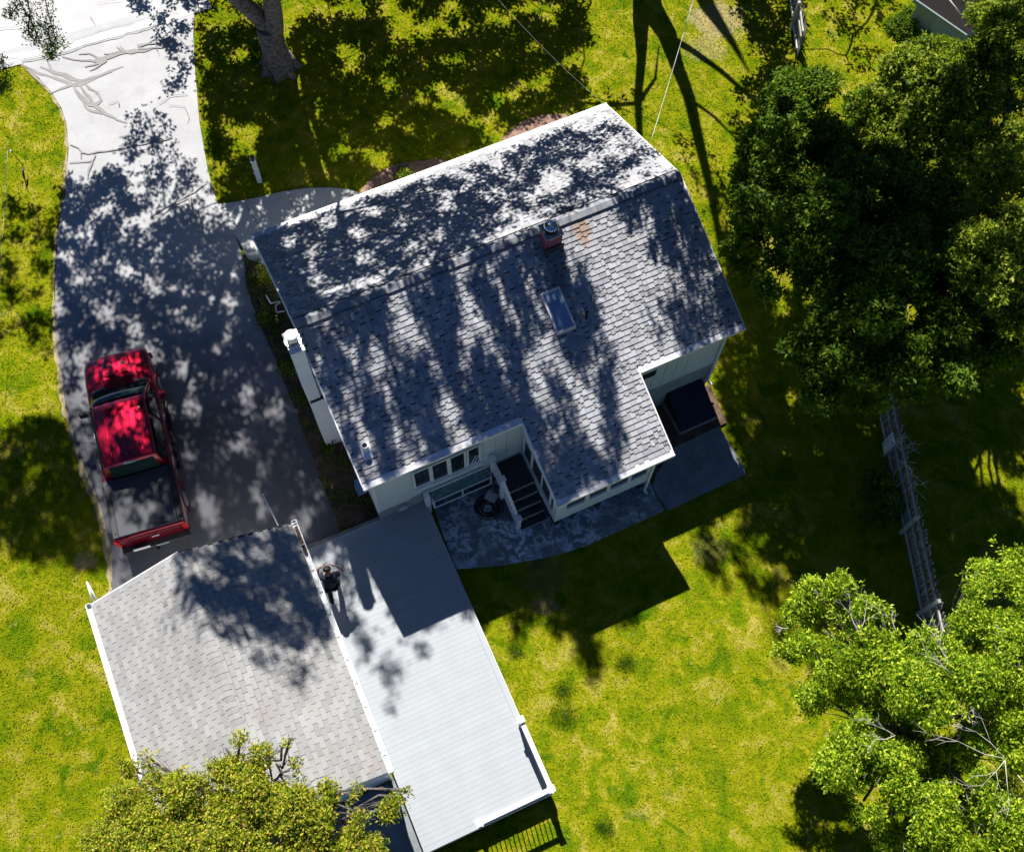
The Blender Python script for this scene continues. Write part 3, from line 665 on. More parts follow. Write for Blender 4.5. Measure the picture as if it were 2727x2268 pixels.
# stairs and landing
lz = .2
hb('landing', MB().box(4.78, E0-.045, 9.17, WB-.035, lz-.05, lz), M['tread'])
for k in range(5):
    z = lz-.22*k; v = 9.16-.23*k
    hb('stair_nosing', MB().box(4.80, 5.62, v-.025, v, z-.035, z+.004), M['trimline'])
    if k < 4: hb('stair_tread', MB().box(4.80, 5.62, v-.229, v-.027, z-.26, z-.22), M['tread'])
    hb('stair_riser', MB().box(4.80, 5.62, v+.004, v+.02, z-.22, z-.04), M['dark'])
rl = hb('stair_railing', MB().box(4.60, 4.72, 9.90, 10.02, .2, 1.22).box(4.60, 4.72, 9.22, 9.34, -.3, 1.18).box(4.70, 4.82, 8.32, 8.44, -.9, .06), M['white'])
for c, z in (((4.66, 9.96), 1.22), ((4.66, 9.28), 1.18), ((4.76, 8.38), .06)):
    hb('post_cap', MB().box(c[0]-.085, c[0]+.085, c[1]-.085, c[1]+.085, z+.002, z+.04), M['white'], rl)
def beam(p, q, wx=.05, wz=.05):
    p = Vector(p); q = Vector(q)
    return MB().hexa([(p.x-wx, p.y, p.z-wz), (p.x+wx, p.y, p.z-wz), (q.x+wx, q.y, q.z-wz), (q.x-wx, q.y, q.z-wz)], [(p.x-wx, p.y, p.z+wz*.3), (p.x+wx, p.y, p.z+wz*.3), (q.x+wx, q.y, q.z+wz*.3), (q.x-wx, q.y, q.z+wz*.3)])
hb('handrail', beam((4.66, 9.35, 1.08), (4.66, 9.89, 1.10), .045, .05), M['white'], rl)
hb('handrail', beam((4.755, 8.45, .0), (4.665, 9.21, 1.02), .045, .05), M['white'], rl)
hb('bottom_rail', beam((4.66, 9.35, .3), (4.66, 9.89, .3), .025, .03), M['white'], rl); hb('bottom_rail', beam((4.755, 8.45, -.72), (4.665, 9.21, .22), .025, .03), M['white'], rl)
for k in range(4):
    v = 9.42+k*.12; hb('baluster', MB().box(4.645, 4.675, v, v+.03, .3, 1.05), M['white'], rl)
for k in range(7):
    f = (k+.7)/7.4; v = 8.45+f*.76; uu = 4.755-.09*f; hb('baluster', MB().box(uu-.015, uu+.015, v-.015, v+.015, -.7+f*.94, -.02+f*1.0), M['white'], rl)
hb('stringer', beam((4.80, 8.22, -.85), (4.80, 9.3, .1), .02, .12), M['white'])

# cellar bulkhead behind the house
bk = empty('cellar_hatch', W(11.05, 9.6, -.8), YH, 'sloping dark double cellar hatch between porch and rear east wall', 'cellar hatch')
BO = (11.05, 9.6, -.8)
zA, zB_ = -.05, -.55
MB().box(10.42, 11.72, 8.98, 10.08, -1.0, -.62).build('curb', M['kerb'], bk, BO)
MB().hexa([(10.46, 9.0, -.62), (11.68, 9.0, -.62), (11.68, 10.08, -.62), (10.46, 10.08, -.62)], [(10.46, 9.0, zB_-.02), (11.68, 9.0, zB_-.02), (11.68, 10.08, zA-.02), (10.46, 10.08, zA-.02)]).build('frame', M['dark'], bk, BO)
navy = pm('dark_hatch_paint', (.012, .014, .03), .35, .2, 5, bmp=0)
for a, b in ((10.5, 11.07), (11.08, 11.64)):
    d = MB().hexa([(a, 9.02, zB_), (b, 9.02, zB_), (b, 10.07, zA), (a, 10.07, zA)], [(a, 9.02, zB_+.03), (b, 9.02, zB_+.03), (b, 10.07, zA+.03), (a, 10.07, zA+.03)]).build('hatch_door', navy, bk, BO, .006)
    MB().box((a+b)/2-.06, (a+b)/2+.06, 9.06, 9.09, zB_+.05, zB_+.08).build('handle', M['black'], d, BO)
drape('mulch_bed', [W(10.1, 8.7), W(11.95, 8.75), W(12.1, 10.1), W(9.1, 10.1), W(9.1, 8.1)], .075, M['mulch'], zf=patio_z)

# coiled hose, shovel on patio
hc = empty('coiled_hose', W(4.22, 9.30, -.845), 0, 'pile of coiled dark brown garden hose on the patio beside the stairs', 'garden hose')
hm = MB(); pts = []
for k in range(260):
    a = k*.22; r = .14+.0009*k+.05*math.sin(k*.13); pts.append((r*math.cos(a)*1.1, r*math.sin(a), .03+.0006*k+.012*math.sin(k*.5)))
hm.tube(pts, .017, 6); hm.build('coil', M['hose'], hc)
pts = [(.30*math.cos(a)*1.1, .28*math.sin(a), .02+.01*math.sin(a*3)) for a in np.linspace(.3, 6.9, 50)]
MB().tube(pts, .018, 6).build('loose_end', M['hose'], hc)
sv = empty('shovel', W(4.42, 9.47, -.50), YH, 'grey snow shovel lying blade up on the coiled hose', 'shovel')
sm = MB(); Rg = []
for k in range(7):
    t_ = k/6; Rg.append([(-.17+.34*t_, y, .04*abs(2*t_-1)**2+h+.12*(y+.13)) for y, h in ((-.16, .0), (.13, .0), (.13, .008), (-.16, .008))])
sm.loft([[Vector(p) for p in r] for r in Rg], sm=False); b_ = sm.build('blade', M['plastic'], sv); b_.rotation_euler = (0, 0, -.95)
MB().tube([(.06, .06, .05), (.14, .24, .12), (.22, .42, .18)], .014, 8).build('handle', pm('wood_handle', (.25, .17, .10), .6), sv)

# ------------------------------------------------------------------ GARAGE (own yaw)
a0, a1, ar, b0, b1 = -6.464, -1.195, -3.918, 9.977, 3.25
gz_, gr = 2.599, 3.733
GO = (-3.8, 6.6, 0)
garage = empty('garage', W(-3.8, 6.6, 0, YG), YG, 'white detached garage with a light grey three tab shingle gable roof', 'garage')
def gb(name, mb, mat, parent=None, bevel=0, label=None): return mb.build(name, mat, parent or garage, GO, bevel, label)
ring = [(a0+.2, gz_-.0), (ar, gr-.12), (a1-.12, gz_-.0), (a1-.12, -1.2), (a0+.2, -1.2)]
gb('wall', MB().loft([[(a, b0-.22, z) for a, z in ring], [(a, b1+.22, z) for a, z in ring]], sm=False), M['siding'])
gb('fascia', MB().hexa([(a1-.5, b1+.19, gz_-.2), (a1-.1, b1+.19, gz_-.35), (a1-.1, b1+.215, gz_-.35), (a1-.5, b1+.215, gz_-.2)], [(a1-.5, b1+.19, gz_-.0), (a1-.1, b1+.19, gz_-.1), (a1-.1, b1+.215, gz_-.1), (a1-.5, b1+.215, gz_-.0)]), M['white'])
g = MB()
g.hexa([(a0, b1, gz_-.05), (ar, b1, gr-.05), (ar, b0, gr-.05), (a0, b0, gz_-.05)], [(a0, b1, gz_), (ar, b1, gr), (ar, b0, gr), (a0, b0, gz_)])
g.hexa([(ar+.001, b1, gr-.05), (a1, b1, gz_-.05), (a1, b0, gz_-.05), (ar+.001, b0, gr-.05)], [(ar+.001, b1, gr), (a1, b1, gz_), (a1, b0, gz_), (ar+.001, b0, gr)])
groof = gb('roof', g, M['cap'])
outg = []
st = [0, .1525, .012, .16, .005, .148]
slope_shingles((a0, 0, gz_), (ar, 0, gr), (0, -1, 0), lambda f: [(-b0, -b1)],   .130, [.305], .017, False, GO, outg, lambda P, x: 0, st, jg=.012, ov=-.007)
outg2 = []
slope_shingles((a1, 0, gz_), (ar, 0, gr), (0, 1, 0), lambda f: [(b1, b0)],   .130, [.305], .017, False, GO, outg2, lambda P, x: 0, st, jg=.012, ov=-.007)
allg = [(m_[1].translation.y-.3*m_[1].translation.x,)+m_[1:] for m_ in outg+outg2]
shingle_set(allg, groof, M['shingleg'], 300)
cm = bpy.data.meshes.new('ridge_cap'); h = .02; wd = .19
vv = [(-.15, 0, -.055+h), (0, 0, .01+h), (.15, 0, -.055+h), (-.15, wd, -.066+h), (0, wd, -.001+h), (.15, wd, -.066+h), (-.15, 0, -.07+h), (0, 0, -.005+h), (.15, 0, -.07+h), (-.15, wd, -.08+h), (0, wd, -.015+h), (.15, wd, -.08+h)]
cm.from_pydata(vv, [], [(0, 3, 4, 1)[::-1], (1, 4, 5, 2)[::-1], (6, 7, 10, 9), (7, 8, 11, 10), (0, 1, 7, 6), (1, 2, 8, 7), (3, 9, 10, 4), (4, 10, 11, 5), (0, 6, 9, 3), (2, 5, 11, 8)]); cm.materials.append(M['shingleg'])
k = b1
while k < b0-.15:
    o = bpy.data.objects.new('ridge_cap', cm); COL.objects.link(o); o.parent = groof; o.location = (ar-GO[0], k-GO[1], gr+R3.uniform(-.003, .004)); o.rotation_euler = (0, R3.uniform(-.03, .03), 0); k += .14
# gutters: open troughs
def trough(x0, x1, sg):
    t_ = MB(); t_.box(x0, x1, b1-.02, b0+.05, gz_-.13, gz_-.118)
    o_ = x1 if sg > 0 else x0; i_ = x0 if sg > 0 else x1
    t_.box(*( (o_-.012, o_+.012) ), b1-.02, b0+.05, gz_-.117, gz_+.0).box(i_-.006, i_+.006, b1-.02, b0+.05, gz_-.117, gz_-.03)
    t_.box(min(x0, x1), max(x0, x1), b0+.051, b0+.06, gz_-.13, gz_+.0).box(min(x0, x1), max(x0, x1), b1-.03, b1-.021, gz_-.13, gz_+.0)
    return gb('gutter', t_, M['white'])
trough(a0-.135, a0-.015, -1); gu = trough(a1+.015, a1+.135, 1)
kk = b1+.5
while kk < b0: gb('gutter_hanger', MB().box(a1+.0, a1+.13, kk-.012, kk+.012, gz_-.008, gz_+.004), M['steel'], gu); kk += .62
gb('gutter_debris', MB().box(a1+.03, a1+.11, b0-.9, b0-.1, gz_-.10, gz_-.04), M['mulch'], gu)
gb('downspout', MB().tube([(a1+.07, b1+.05, gz_-.1), (a1+.1, b1+.0, gz_-.35), (a1-.08, b1+.15, gz_-.6), (a1-.08, b1+.12, -.2)], .035, 6, sm=False), M['white'])
gb('rake_board', MB().hexa([(a0-.01, b0, gz_-.15), (ar, b0, gr-.15), (ar, b0+.025, gr-.15), (a0-.01, b0+.025, gz_-.15)], [(a0-.01, b0, gz_+.01), (ar, b0, gr+.01), (ar, b0+.025, gr+.01), (a0-.01, b0+.025, gz_+.01)]), M['fascia'])
gb('rake_board', MB().hexa([(ar+.001, b0, gr-.15), (a1+.01, b0, gz_-.15), (a1+.01, b0+.025, gz_-.15), (ar+.001, b0+.025, gr-.15)], [(ar+.001, b0, gr+.01), (a1+.01, b0, gz_+.01), (a1+.01, b0+.025, gz_+.01), (ar+.001, b0+.025, gr+.01)]), M['cap'])
gb('garage_door', MB().box(-5.2, -2.4, b0-.218, b0-.19, -.6, 1.9), M['white'])

# forked white prop and white marker pole near the garage front corners
P = at(262, 1605, 2.3)
fp = empty('forked_pole', (P.x, P.y, 2.3), 0, 'forked thin white pole sticking out past the north west corner of the garage roof', 'pole')
a_ = at(231, 1548, 2.6)-P; c_ = at(249, 1610, 2.3)-P
MB().tube([(0, 0, 0), tuple(a_)], [.03, .02], 8).tube([tuple(c_), tuple(a_)], [.028, .02], 8).build('fork', M['white'], fp)
B = W(-1.62, 10.35, zg(*W(-1.62, 10.35)[:2]), YG)
T_ = at(700, 1316, 4.15)
mpole = empty('marker_pole', B, 0, 'thin white pole with a ball top in front of the garage beside its east gutter', 'pole')
d_ = T_-B
MB().tube([(0, 0, 0), tuple(d_*.5), tuple(d_)], .014, 8).build('pole', M['white'], mpole)
bm_ = bmesh.new(); bmesh.ops.create_uvsphere(bm_, u_segments=12, v_segments=8, radius=.032); me = bpy.data.meshes.new('ball'); bm_.to_mesh(me); o = link('ball', me, M['white'], mpole); o.location = d_

# ------------------------------------------------------------------ DECK
dz = -.32; d0, d1, e0, e1 = -1.20, 2.43, 10.12, 1.36
deck = empty('deck', W(.6, 5.7, dz, YG), YG, 'long pale grey board deck running between garage and lawn', 'deck')
DO = (.6, 5.7, dz)
def db(name, mb, mat, parent=None, bevel=0): return mb.build(name, mat, parent or deck, DO, bevel)
nb_ = 62; bwid = (e0-e1-.15)/nb_; cache = None
me = bpy.data.meshes.new('board'); mbx = MB().box(d0, d1-.15, 0, bwid-.003, -.025, 0)
me.from_pydata([(x-DO[0], y, z) for x, y, z in mbx.v], [], mbx.f); me.materials.append(M['deck'])
for k in range(nb_):
    o = bpy.data.objects.new('board', me); COL.objects.link(o); o.parent = deck; o.location = (0, e1+.15+k*bwid-DO[1], R3.uniform(-.0015, .0015))
db('border_board', MB().box(d1-.146, d1, e1, e0, -.025, .001), M['deck']); db('border_board', MB().box(d0, d1-.15, e1, e1+.146, -.025, .001), M['deck'])
db('rim', MB().box(d1-.03, d1+.012, e1, e0, -.23, -.027).box(d0, d1-.032, e1-.012, e1+.03, -.23, -.027).box(d0, d1, e0-.001, e0+.02, -.2, -.027), M['white'])
db('skirt', MB().box(d1-.08, d1-.05, e1+.03, e0, -.8, -.235).box(d0, d1-.082, e1+.03, e1+.06, -.8, -.235).box(d0-.0, d0+.03, e1+.05, e0, -.8, -.03), M['dark'])
for v in np.arange(e1+.3, e0, .4): pass
def rail_v(P):   # local guv of a photo point on deck plane
    q = at(*P, dz); return UV(q, YG)
pE = rail_v((1390, 1925)); pS = rail_v((1285, 2215))
rE = db('railing', MB().box(d1-.13, d1-.02, pE[1]-.05, pE[1]+.06, 0, .9).box(d1-.13, d1-.02, e1+.02, e1+.13, 0, .9).box(pS[0]-.05, pS[0]+.06, e1+.02, e1+.13, 0, .9), M['white'])
for x, y in ((d1-.075, pE[1]), (d1-.075, e1+.075), (pS[0], e1+.075)):
    db('post_cap', MB().box(x-.09, x+.09, y-.09, y+.09, .902, .93), M['white'], rE); db('post_base', MB().box(x-.08, x+.08, y-.08, y+.08, .002, .06), M['white'], rE)
db('top_rail', MB().box(d1-.135, d1-.015, e1+.14, pE[1]-.06, .80, .85), M['white'], rE); db('top_rail', MB().box(pS[0]+.07, d1-.14, e1+.015, e1+.135, .80, .85), M['white'], rE)
db('bottom_rail', MB().box(d1-.10, d1-.05, e1+.14, pE[1]-.06, .06, .10), M['white'], rE); db('bottom_rail', MB().box(pS[0]+.07, d1-.14, e1+.05, e1+.10, .06, .10), M['white'], rE)
bal = bpy.data.meshes.new('baluster'); q = MB().box(-.013, .013, -.013, .013, .10, .80); bal.from_pydata(q.v, [], q.f); bal.materials.append(M['black'])
for y in np.arange(e1+.24, pE[1]-.1, .115):
    o = bpy.data.objects.new('baluster', bal); COL.objects.link(o); o.parent = rE; o.location = (d1-.075-DO[0], y-DO[1], 0)
for x in np.arange(pS[0]+.16, d1-.16, .125):
    o = bpy.data.objects.new('baluster', bal); COL.objects.link(o); o.parent = rE; o.location = (x-DO[0], e1+.075-DO[1], 0)
for o in bpy.data.objects:
    pass
# deck meshes are given with z relative to the deck top
for o in deck.children_recursive:
    if o.name.split('.')[0] not in ('board', 'baluster'):
        for v_ in o.data.vertices: v_.co.z += dz
# kerb stones along the driveway end of the deck
kb = strip('kerb', [at(800, 1462, -.4), at(900, 1421, -.4), at(1010, 1374, -.4)], .08, .06, M['kerb'], kind='line'); tag(kb, kind='structure')
MBk = MB().box(d0-.05, W0, e0+.03, e0+.13, -.9, -.36); ko = MBk.build('kerb', M['kerb'], None, (0, 0, 0)); ko.rotation_euler = (0, 0, YG); tag(ko, kind='structure')
# sunken concrete area south of the garage
drape('concrete_pad', [W(-6, 3.4, 0, YG), W(-1.22, 3.4, 0, YG), W(-1.22, -2, 0, YG), W(-6, -2, 0, YG)], .03, M['slab'], step=.8)

# ------------------------------------------------------------------ PICKUP TRUCK
TC = Vector((-10.60, 10.98, 0)); ta = math.atan2(5.17, -1.93)
TC.z = zg(TC.x, TC.y)+.04
truck = empty('pickup_truck', TC, ta, 'dark red crew cab pickup truck with black bed cover parked on the driveway', 'pickup truck')
def red():
    m, t, b = newmat('red_metallic_paint')
    t.links.new(ramp(t, noise_n(t, 1.5, 2), [(.3, (.21, .001, .014)), (.7, (.26, .001, .019))]), b.inputs['Base Color'])
    b.inputs['Metallic'].default_value = .92; b.inputs['Roughness'].default_value = .46; b.inputs['Coat Weight'].default_value = 1; b.inputs['Coat Roughness'].default_value = .03
    return m
RED = red(); CARG = pm('car_glass', (.012, .03, .025), .03, .5, 3, bmp=0, spec=1.0); BLK = pm('vinyl_cover', (.03, .033, .042), .42, .1, 30, bmp=.1)
def tb(name, mb, mat, parent=None, bevel=0, label=None): return mb.build(name, mat, parent or truck, (0, 0, 0), bevel, label)
def section(x, hw, z0, z1, r, n=5, zs=None):
    """rounded half-box section ring at x: from bottom-left round to bottom-right"""
    pts = [(x, hw-.04, z0)]; pts += [(x, hw, z0+.08), (x, hw+.005, (z0+z1)/2)]
    for k in range(n+1):
        a = math.pi/2*k/n; pts.append((x, hw-r+r*math.cos(a), z1-r+r*math.sin(a)))
    pts += [(x, hw*.5, z1+.015), (x, 0, z1+.02)]
    return pts+[(p[0], -p[1], p[2]) for p in reversed(pts[:-1])]
secs = [(2.93, .62, .45, .95, .06), (2.90, .78, .40, 1.02, .08), (2.80, .88, .36, 1.07, .10), (2.60, .93, .34, 1.12, .11), (2.2, .95, .34, 1.17, .12), (1.72, .955, .34, 1.20, .12),
        (1.60, .955, .34, 1.18, .10), (.8, .96, .34, 1.16, .09), (-.3, .96, .34, 1.16, .09), (-.95, .96, .34, 1.17, .09), (-1.0, .965, .34, 1.19, .06), (-2.0, .965, .36, 1.20, .06), (-2.74, .95, .40, 1.20, .06), (-2.80, .92, .42, 1.17, .05)]
tb('body', MB().loft([section(*s) for s in secs]), RED)
# cab greenhouse
def cab(x, hw, z, zt_, hwt, r=.08):
    pts = [(x, hw, z)]; 
    for k in range(4):
        a = math.pi/2*k/3; pts.append((x, hwt-r+r*math.cos(a), zt_-r+r*math.sin(a)))
    pts += [(x, hwt*.5, zt_+.02), (x, 0, zt_+.025)]
    return pts+[(p[0], -p[1], p[2]) for p in reversed(pts[:-1])]
tb('cab', MB().loft([cab(1.70, .88, 1.14, 1.20, .84, .03), cab(1.62, .88, 1.14, 1.26, .83, .04), cab(.95, .88, 1.14, 1.83, .76), cab(.80, .88, 1.14, 1.87, .74), cab(.2, .88, 1.14, 1.905, .73), cab(-.5, .88, 1.14, 1.90, .73), cab(-.82, .88, 1.14, 1.87, .73), cab(-.90, .88, 1.14, 1.84, .73), cab(-.99, .88, 1.14, 1.20, .80, .03)]), RED)
# glass: windshield, rear window, sides
def gl(pts, off, name='window'): 
    V = [Vector(p) for p in pts]; n_ = (V[1]-V[0]).cross(V[2]-V[0]).normalized()*off
    return tb(name, MB().hexa([tuple(v) for v in V], [tuple(v+n_) for v in V]), CARG)
WSx = MB(); rg = []
for k in range(9):
    y = .80*(1-2*k/8); c = 1-(y/.8)**2; yt = y*.70/.80
    rg.append([(1.60+.10*c, y, 1.235), (1.02+.05*c, yt, 1.795+.02*c), (1.03+.05*c, yt, 1.815+.02*c), (1.62+.10*c, y, 1.255)])
tb('windshield', WSx.loft(rg), CARG)
tb('cowl', MB().loft([[(1.63+.10*(1-(y/.82)**2), y, 1.20), (1.76+.10*(1-(y/.82)**2), y, 1.20), (1.76+.10*(1-(y/.82)**2), y, 1.235), (1.63+.10*(1-(y/.82)**2), y, 1.245)] for y in (.82, .5, .2, -.2, -.5, -.82)]), M['black'])
tb('wiper', MB().tube([(1.69, .1, 1.255), (1.60, .5, 1.30)], .012, 6).tube([(1.70, -.5, 1.255), (1.63, -.05, 1.29)], .012, 6), M['black'])
tb('rear_window', MB().hexa([(-.905, .62, 1.30), (-.985, .66, 1.22), (-.985, -.66, 1.22), (-.905, -.62, 1.75)], [(-.92, .60, 1.77), (-.998, .66, 1.24), (-.998, -.66, 1.24), (-.92, -.60, 1.77)]), CARG)
for s in (1, -1):
    for xa, xb, ta_, tb_ in ((1.32, .42, 1.02, .42), (.32, -.52, .32, -.52), (-.6, -.84, -.6, -.82)):
        b_ = [(xa, s*.885, 1.20), (xb, s*.885, 1.20), (tb_, s*.775, 1.76), (ta_, s*.775, 1.76)]
        n_ = Vector((0, s*.012, .004)); V = [Vector(p) for p in b_]
        tb('side_window', MB().hexa([tuple(v) for v in V], [tuple(v+n_) for v in V]), CARG)
    # door seams and handles, sills
    for xx in (1.35, .37, -.62): tb('door_seam', MB().box(xx-.006, xx+.006, min(s*.955, s*.968), max(s*.955, s*.968), .45, 1.15), M['black'])
    for xx in (.5, -.45): tb('door_handle', MB().box(xx-.1, xx+.1, min(s*.96, s*.99), max(s*.96, s*.99), 1.0, 1.03), M['steel'])
    tb('running_board', MB().box(-.85, 1.35, min(s*.93, s*1.03), max(s*.93, s*1.01), .33, .37), M['black'], bevel=.01)
    mir = tb('mirror', MB().tube([(1.12, s*.86, 1.22), (1.12, s*1.04, 1.26)], .03, 6).box(1.06, 1.17, min(s*1.02, s*1.22), max(s*1.02, s*1.22), 1.16, 1.38), M['black'] if s > 0 else RED, bevel=.02)
    tb('headlight', MB().box(2.74, 2.88, min(s*.62, s*.86), max(s*.62, s*.86), .80, .98), pm('lamp_lens', (.5, .5, .5), .1, .1, 5, bmp=0), bevel=.02)
    tb('taillight', MB().box(-2.83, -2.70, min(s*.84, s*.968), max(s*.84, s*.968), .82, 1.14), pm('red_lens', (.45, .01, .01), .1, .1, 5, bmp=0), bevel=.01)
    for xx in (1.90, -1.80):
        arch = MB().tube([(xx+.47*math.cos(a), s*.955, .40+.47*math.sin(a)) for a in np.linspace(-.1, math.pi+.1, 14)], .035, 6); tb('wheel_arch', arch, RED)
        wh = tb('wheel', MB().tube([(xx, s*.70, .39), (xx, s*.72, .39), (xx, s*.95, .39), (xx, s*.97, .39)], [.34, .39, .39, .34], 24), M['tyre'])
        tb('rim', MB().tube([(xx, s*.93, .39), (xx, s*.99, .39)], [.25, .22], 20), M['steel'], wh)
        tb('arch_lining', MB().tube([(xx, s*.66, .40), (xx, s*.962, .40)], .445, 24), M['dark'])
# hood: raised bulge with scoops, ribs, roof ribs
def hoodz(x): return np.interp(x, [1.7, 2.2, 2.6, 2.8, 2.9], [1.22, 1.19, 1.14, 1.09, 1.04])
hbm = MB(); rg = []
for x, hw in ((1.72, .42), (2.0, .42), (2.4, .38), (2.7, .32), (2.84, .28)):
    z = hoodz(x); rg.append([(x, hw+.05, z-.02), (x, hw, z+.032), (x, -hw, z+.032), (x, -hw-.05, z-.02)])
tb('hood_bulge', hbm.loft(rg, sm=False), RED, bevel=.008)
for s in (1, -1):
    tb('hood_scoop', MB().hexa([(2.12, s*.22-.10, hoodz(2.12)+.03), (2.42, s*.20-.10, hoodz(2.42)+.03), (2.42, s*.20+.10, hoodz(2.42)+.03), (2.12, s*.22+.10, hoodz(2.12)+.03)], [(2.12, s*.22-.10, hoodz(2.12)+.075), (2.42, s*.20-.09, hoodz(2.42)+.045), (2.42, s*.20+.09, hoodz(2.42)+.045), (2.12, s*.22+.10, hoodz(2.12)+.075)]), RED, bevel=.01)
    tb('scoop_grille', MB().box(2.44, 2.50, s*.20-.09, s*.20+.09, hoodz(2.47)+.02, hoodz(2.47)+.042), M['black'])
    tb('hood_seam', MB().tube([(1.75, s*.80, 1.205), (2.3, s*.80, 1.175), (2.72, s*.74, 1.10), (2.86, s*.66, 1.03)], .008, 5), M['black'])
    tb('drip_rail', MB().tube([(.98, s*.70, 1.86), (.2, s*.695, 1.905), (-.8, s*.695, 1.885)], .012, 5), M['black'])
for y in (-.42, -.21, 0, .21, .42): tb('roof_rib', MB().box(-.72, .55, y-.035, y+.035, 1.905, 1.936), RED, bevel=.012)
tb('third_brake_light', MB().box(-.945, -.90, -.16, .16, 1.82, 1.86), M['plastic'])
tb('grille', MB().box(2.88, 2.95, -.55, .55, .55, .93), M['black'], bevel=.02); tb('front_bumper', MB().loft([[(x, y*k, z) for x, z in ((2.80, .38), (2.98-.10*abs(y)**2, .38), (2.99-.10*abs(y)**2, .60), (2.80, .62))] for y, k in ((.93, 1), (.6, 1), (.2, 1), (-.2, 1), (-.6, 1), (-.93, 1))]), RED, bevel=.02)
# bed cover
tb('bed_rail', MB().box(-2.72, -1.02, .80, .955, 1.19, 1.235), M['black'], bevel=.012); tb('bed_rail', MB().box(-2.72, -1.02, -.955, -.80, 1.19, 1.235), M['black'], bevel=.012)
tb('bed_cover', MB().box(-2.72, -1.04, -.798, .798, 1.20, 1.255), BLK, bevel=.015)
for s in (1, -1): tb('latch', MB().cyl((-2.6, s*.86), .022, 1.235, 1.245, 12).cyl((-1.15, s*.86), .022, 1.235, 1.245, 12), M['dark'])
tb('tailgate', MB().box(-2.83, -2.80, -.80, .80, .62, 1.16), RED, bevel=.01)
tb('rear_bumper', MB().box(-2.97, -2.80, -.93, .93, .42, .60), M['cap'], bevel=.02)
tb('licence_plate', MB().box(-2.99, -2.972, .17, .62, .60, .73), M['white']); tb('tow_hitch', MB().box(-3.06, -2.972, -.04, .04, .42, .52), M['black'])
tb('badge', MB().box(-2.845, -2.832, -.18, .02, .90, .96), M['plastic']); tb('bumper_step', MB().box(-2.985, -2.972, -.32, .02, .52, .58), M['plastic'])

# ------------------------------------------------------------------ PERSON on the deck
def skin_mesh(name, verts, edges, radii, mat, parent, sub=2, root=0):
    me = bpy.data.meshes.new(name); me.from_pydata(verts, edges, []); o = link(name, me, mat, parent)
    sm_ = o.modifiers.new('skin', 'SKIN'); sm_.use_smooth_shade = True
    for i, sv_ in enumerate(me.skin_vertices[0].data): sv_.radius = radii[i] if hasattr(radii[i], '__len__') else (radii[i],)*2
    me.skin_vertices[0].data[root].use_root = True
    s_ = o.modifiers.new('sub', 'SUBSURF'); s_.levels = sub; s_.render_levels = sub
    return o
pf = at(888, 1604, dz)
person = empty('person', (pf.x+.02, pf.y+.25, dz), math.radians(8), 'person in navy shirt and black trousers on the deck, hands raised to the face', 'person')
# local: +y forward (north), rear foot at y=-.27
J = [(0, 0, .92), (0, .06, 1.10), (0, .13, 1.30), (0, .18, 1.42), (0, .22, 1.50), (0, .27, 1.60), (0, .27, 1.68),      # pelvis .. head
     (-.19, .15, 1.38), (-.33, .20, 1.18), (-.26, .36, 1.40), (-.12, .38, 1.55),                                          # left shoulder, elbow, wrist, palm
     (.19, .15, 1.38), (.40, .24, 1.36), (.24, .36, 1.50), (.12, .38, 1.56),
     (-.09, -.02, .86), (-.09, -.05, .48), (-.08, -.27, .10), (-.08, -.14, .04),
     (.09, .02, .86), (.10, .22, .50), (.10, .22, .08), (.11, .36, .04)]
Ed = [(0, 1), (1, 2), (2, 3), (3, 4), (4, 5), (5, 6), (3, 7), (7, 8), (8, 9), (9, 10), (3, 11), (11, 12), (12, 13), (13, 14), (0, 15), (15, 16), (16, 17), (17, 18), (0, 19), (19, 20), (20, 21), (21, 22)]
Ra = [(.14, .10), (.13, .095), (.15, .10), (.13, .085), .05, .075, .085, .062, .042, .030, .034, .062, .042, .030, .034, .085, .058, .042, .04, .085, .058, .042, .04]
skin_mesh('body', J, Ed, Ra, M['skin'], person)
sh = [0, 1, 2, 3, 7, 8, 11, 12]; mp = {j: i for i, j in enumerate(sh)}
se = [(0, 1), (1, 2), (2, 3), (3, 7), (7, 8), (3, 11), (11, 12)]
JV = [Vector(J[j]) for j in sh]; JV[mp[8]] = JV[mp[7]].lerp(JV[mp[8]], .75); JV[mp[12]] = JV[mp[11]].lerp(JV[mp[12]], .7); JV[0] -= Vector((0, 0, .06))
skin_mesh('shirt', [tuple(v) for v in JV], [(mp[a], mp[b]) for a, b in se], [(.20, .16), (.19, .15), (.215, .165), (.19, .14), .105, .085, .105, .085], M['shirt'], person)
tr_ = [0, 15, 16, 17, 19, 20, 21]; mp = {j: i for i, j in enumerate(tr_)}
skin_mesh('trousers', [J[j] for j in tr_], [(mp[a], mp[b]) for a, b in ((0, 15), (15, 16), (16, 17), (0, 19), (19, 20), (20, 21))], [(.16, .12), .10, .078, .062, .10, .078, .062], M['trouser'], person)
for nm, c, dy in (('shoe', (-.08, -.20, .045), .1), ('shoe', (.105, .30, .045), .1)):
    skin_mesh(nm, [(c[0], c[1]-dy, .05), c, (c[0], c[1]+dy, .035)], [(0, 1), (1, 2)], [.045, .05, .04], M['trouser'], person)
skin_mesh('hair', [(0, .24, 1.60), (0, .25, 1.69), (0, .30, 1.72)], [(0, 1), (1, 2)], [.11, .122, .095], M['hair'], person)
face = MB().loft([[(.018*math.cos(a), .345+y_, 1.60+.03*math.sin(a)) for a in np.linspace(0, 6.28, 9)[:-1]] for y_ in (0, .025)]); face.build('nose', M['skin'], person)
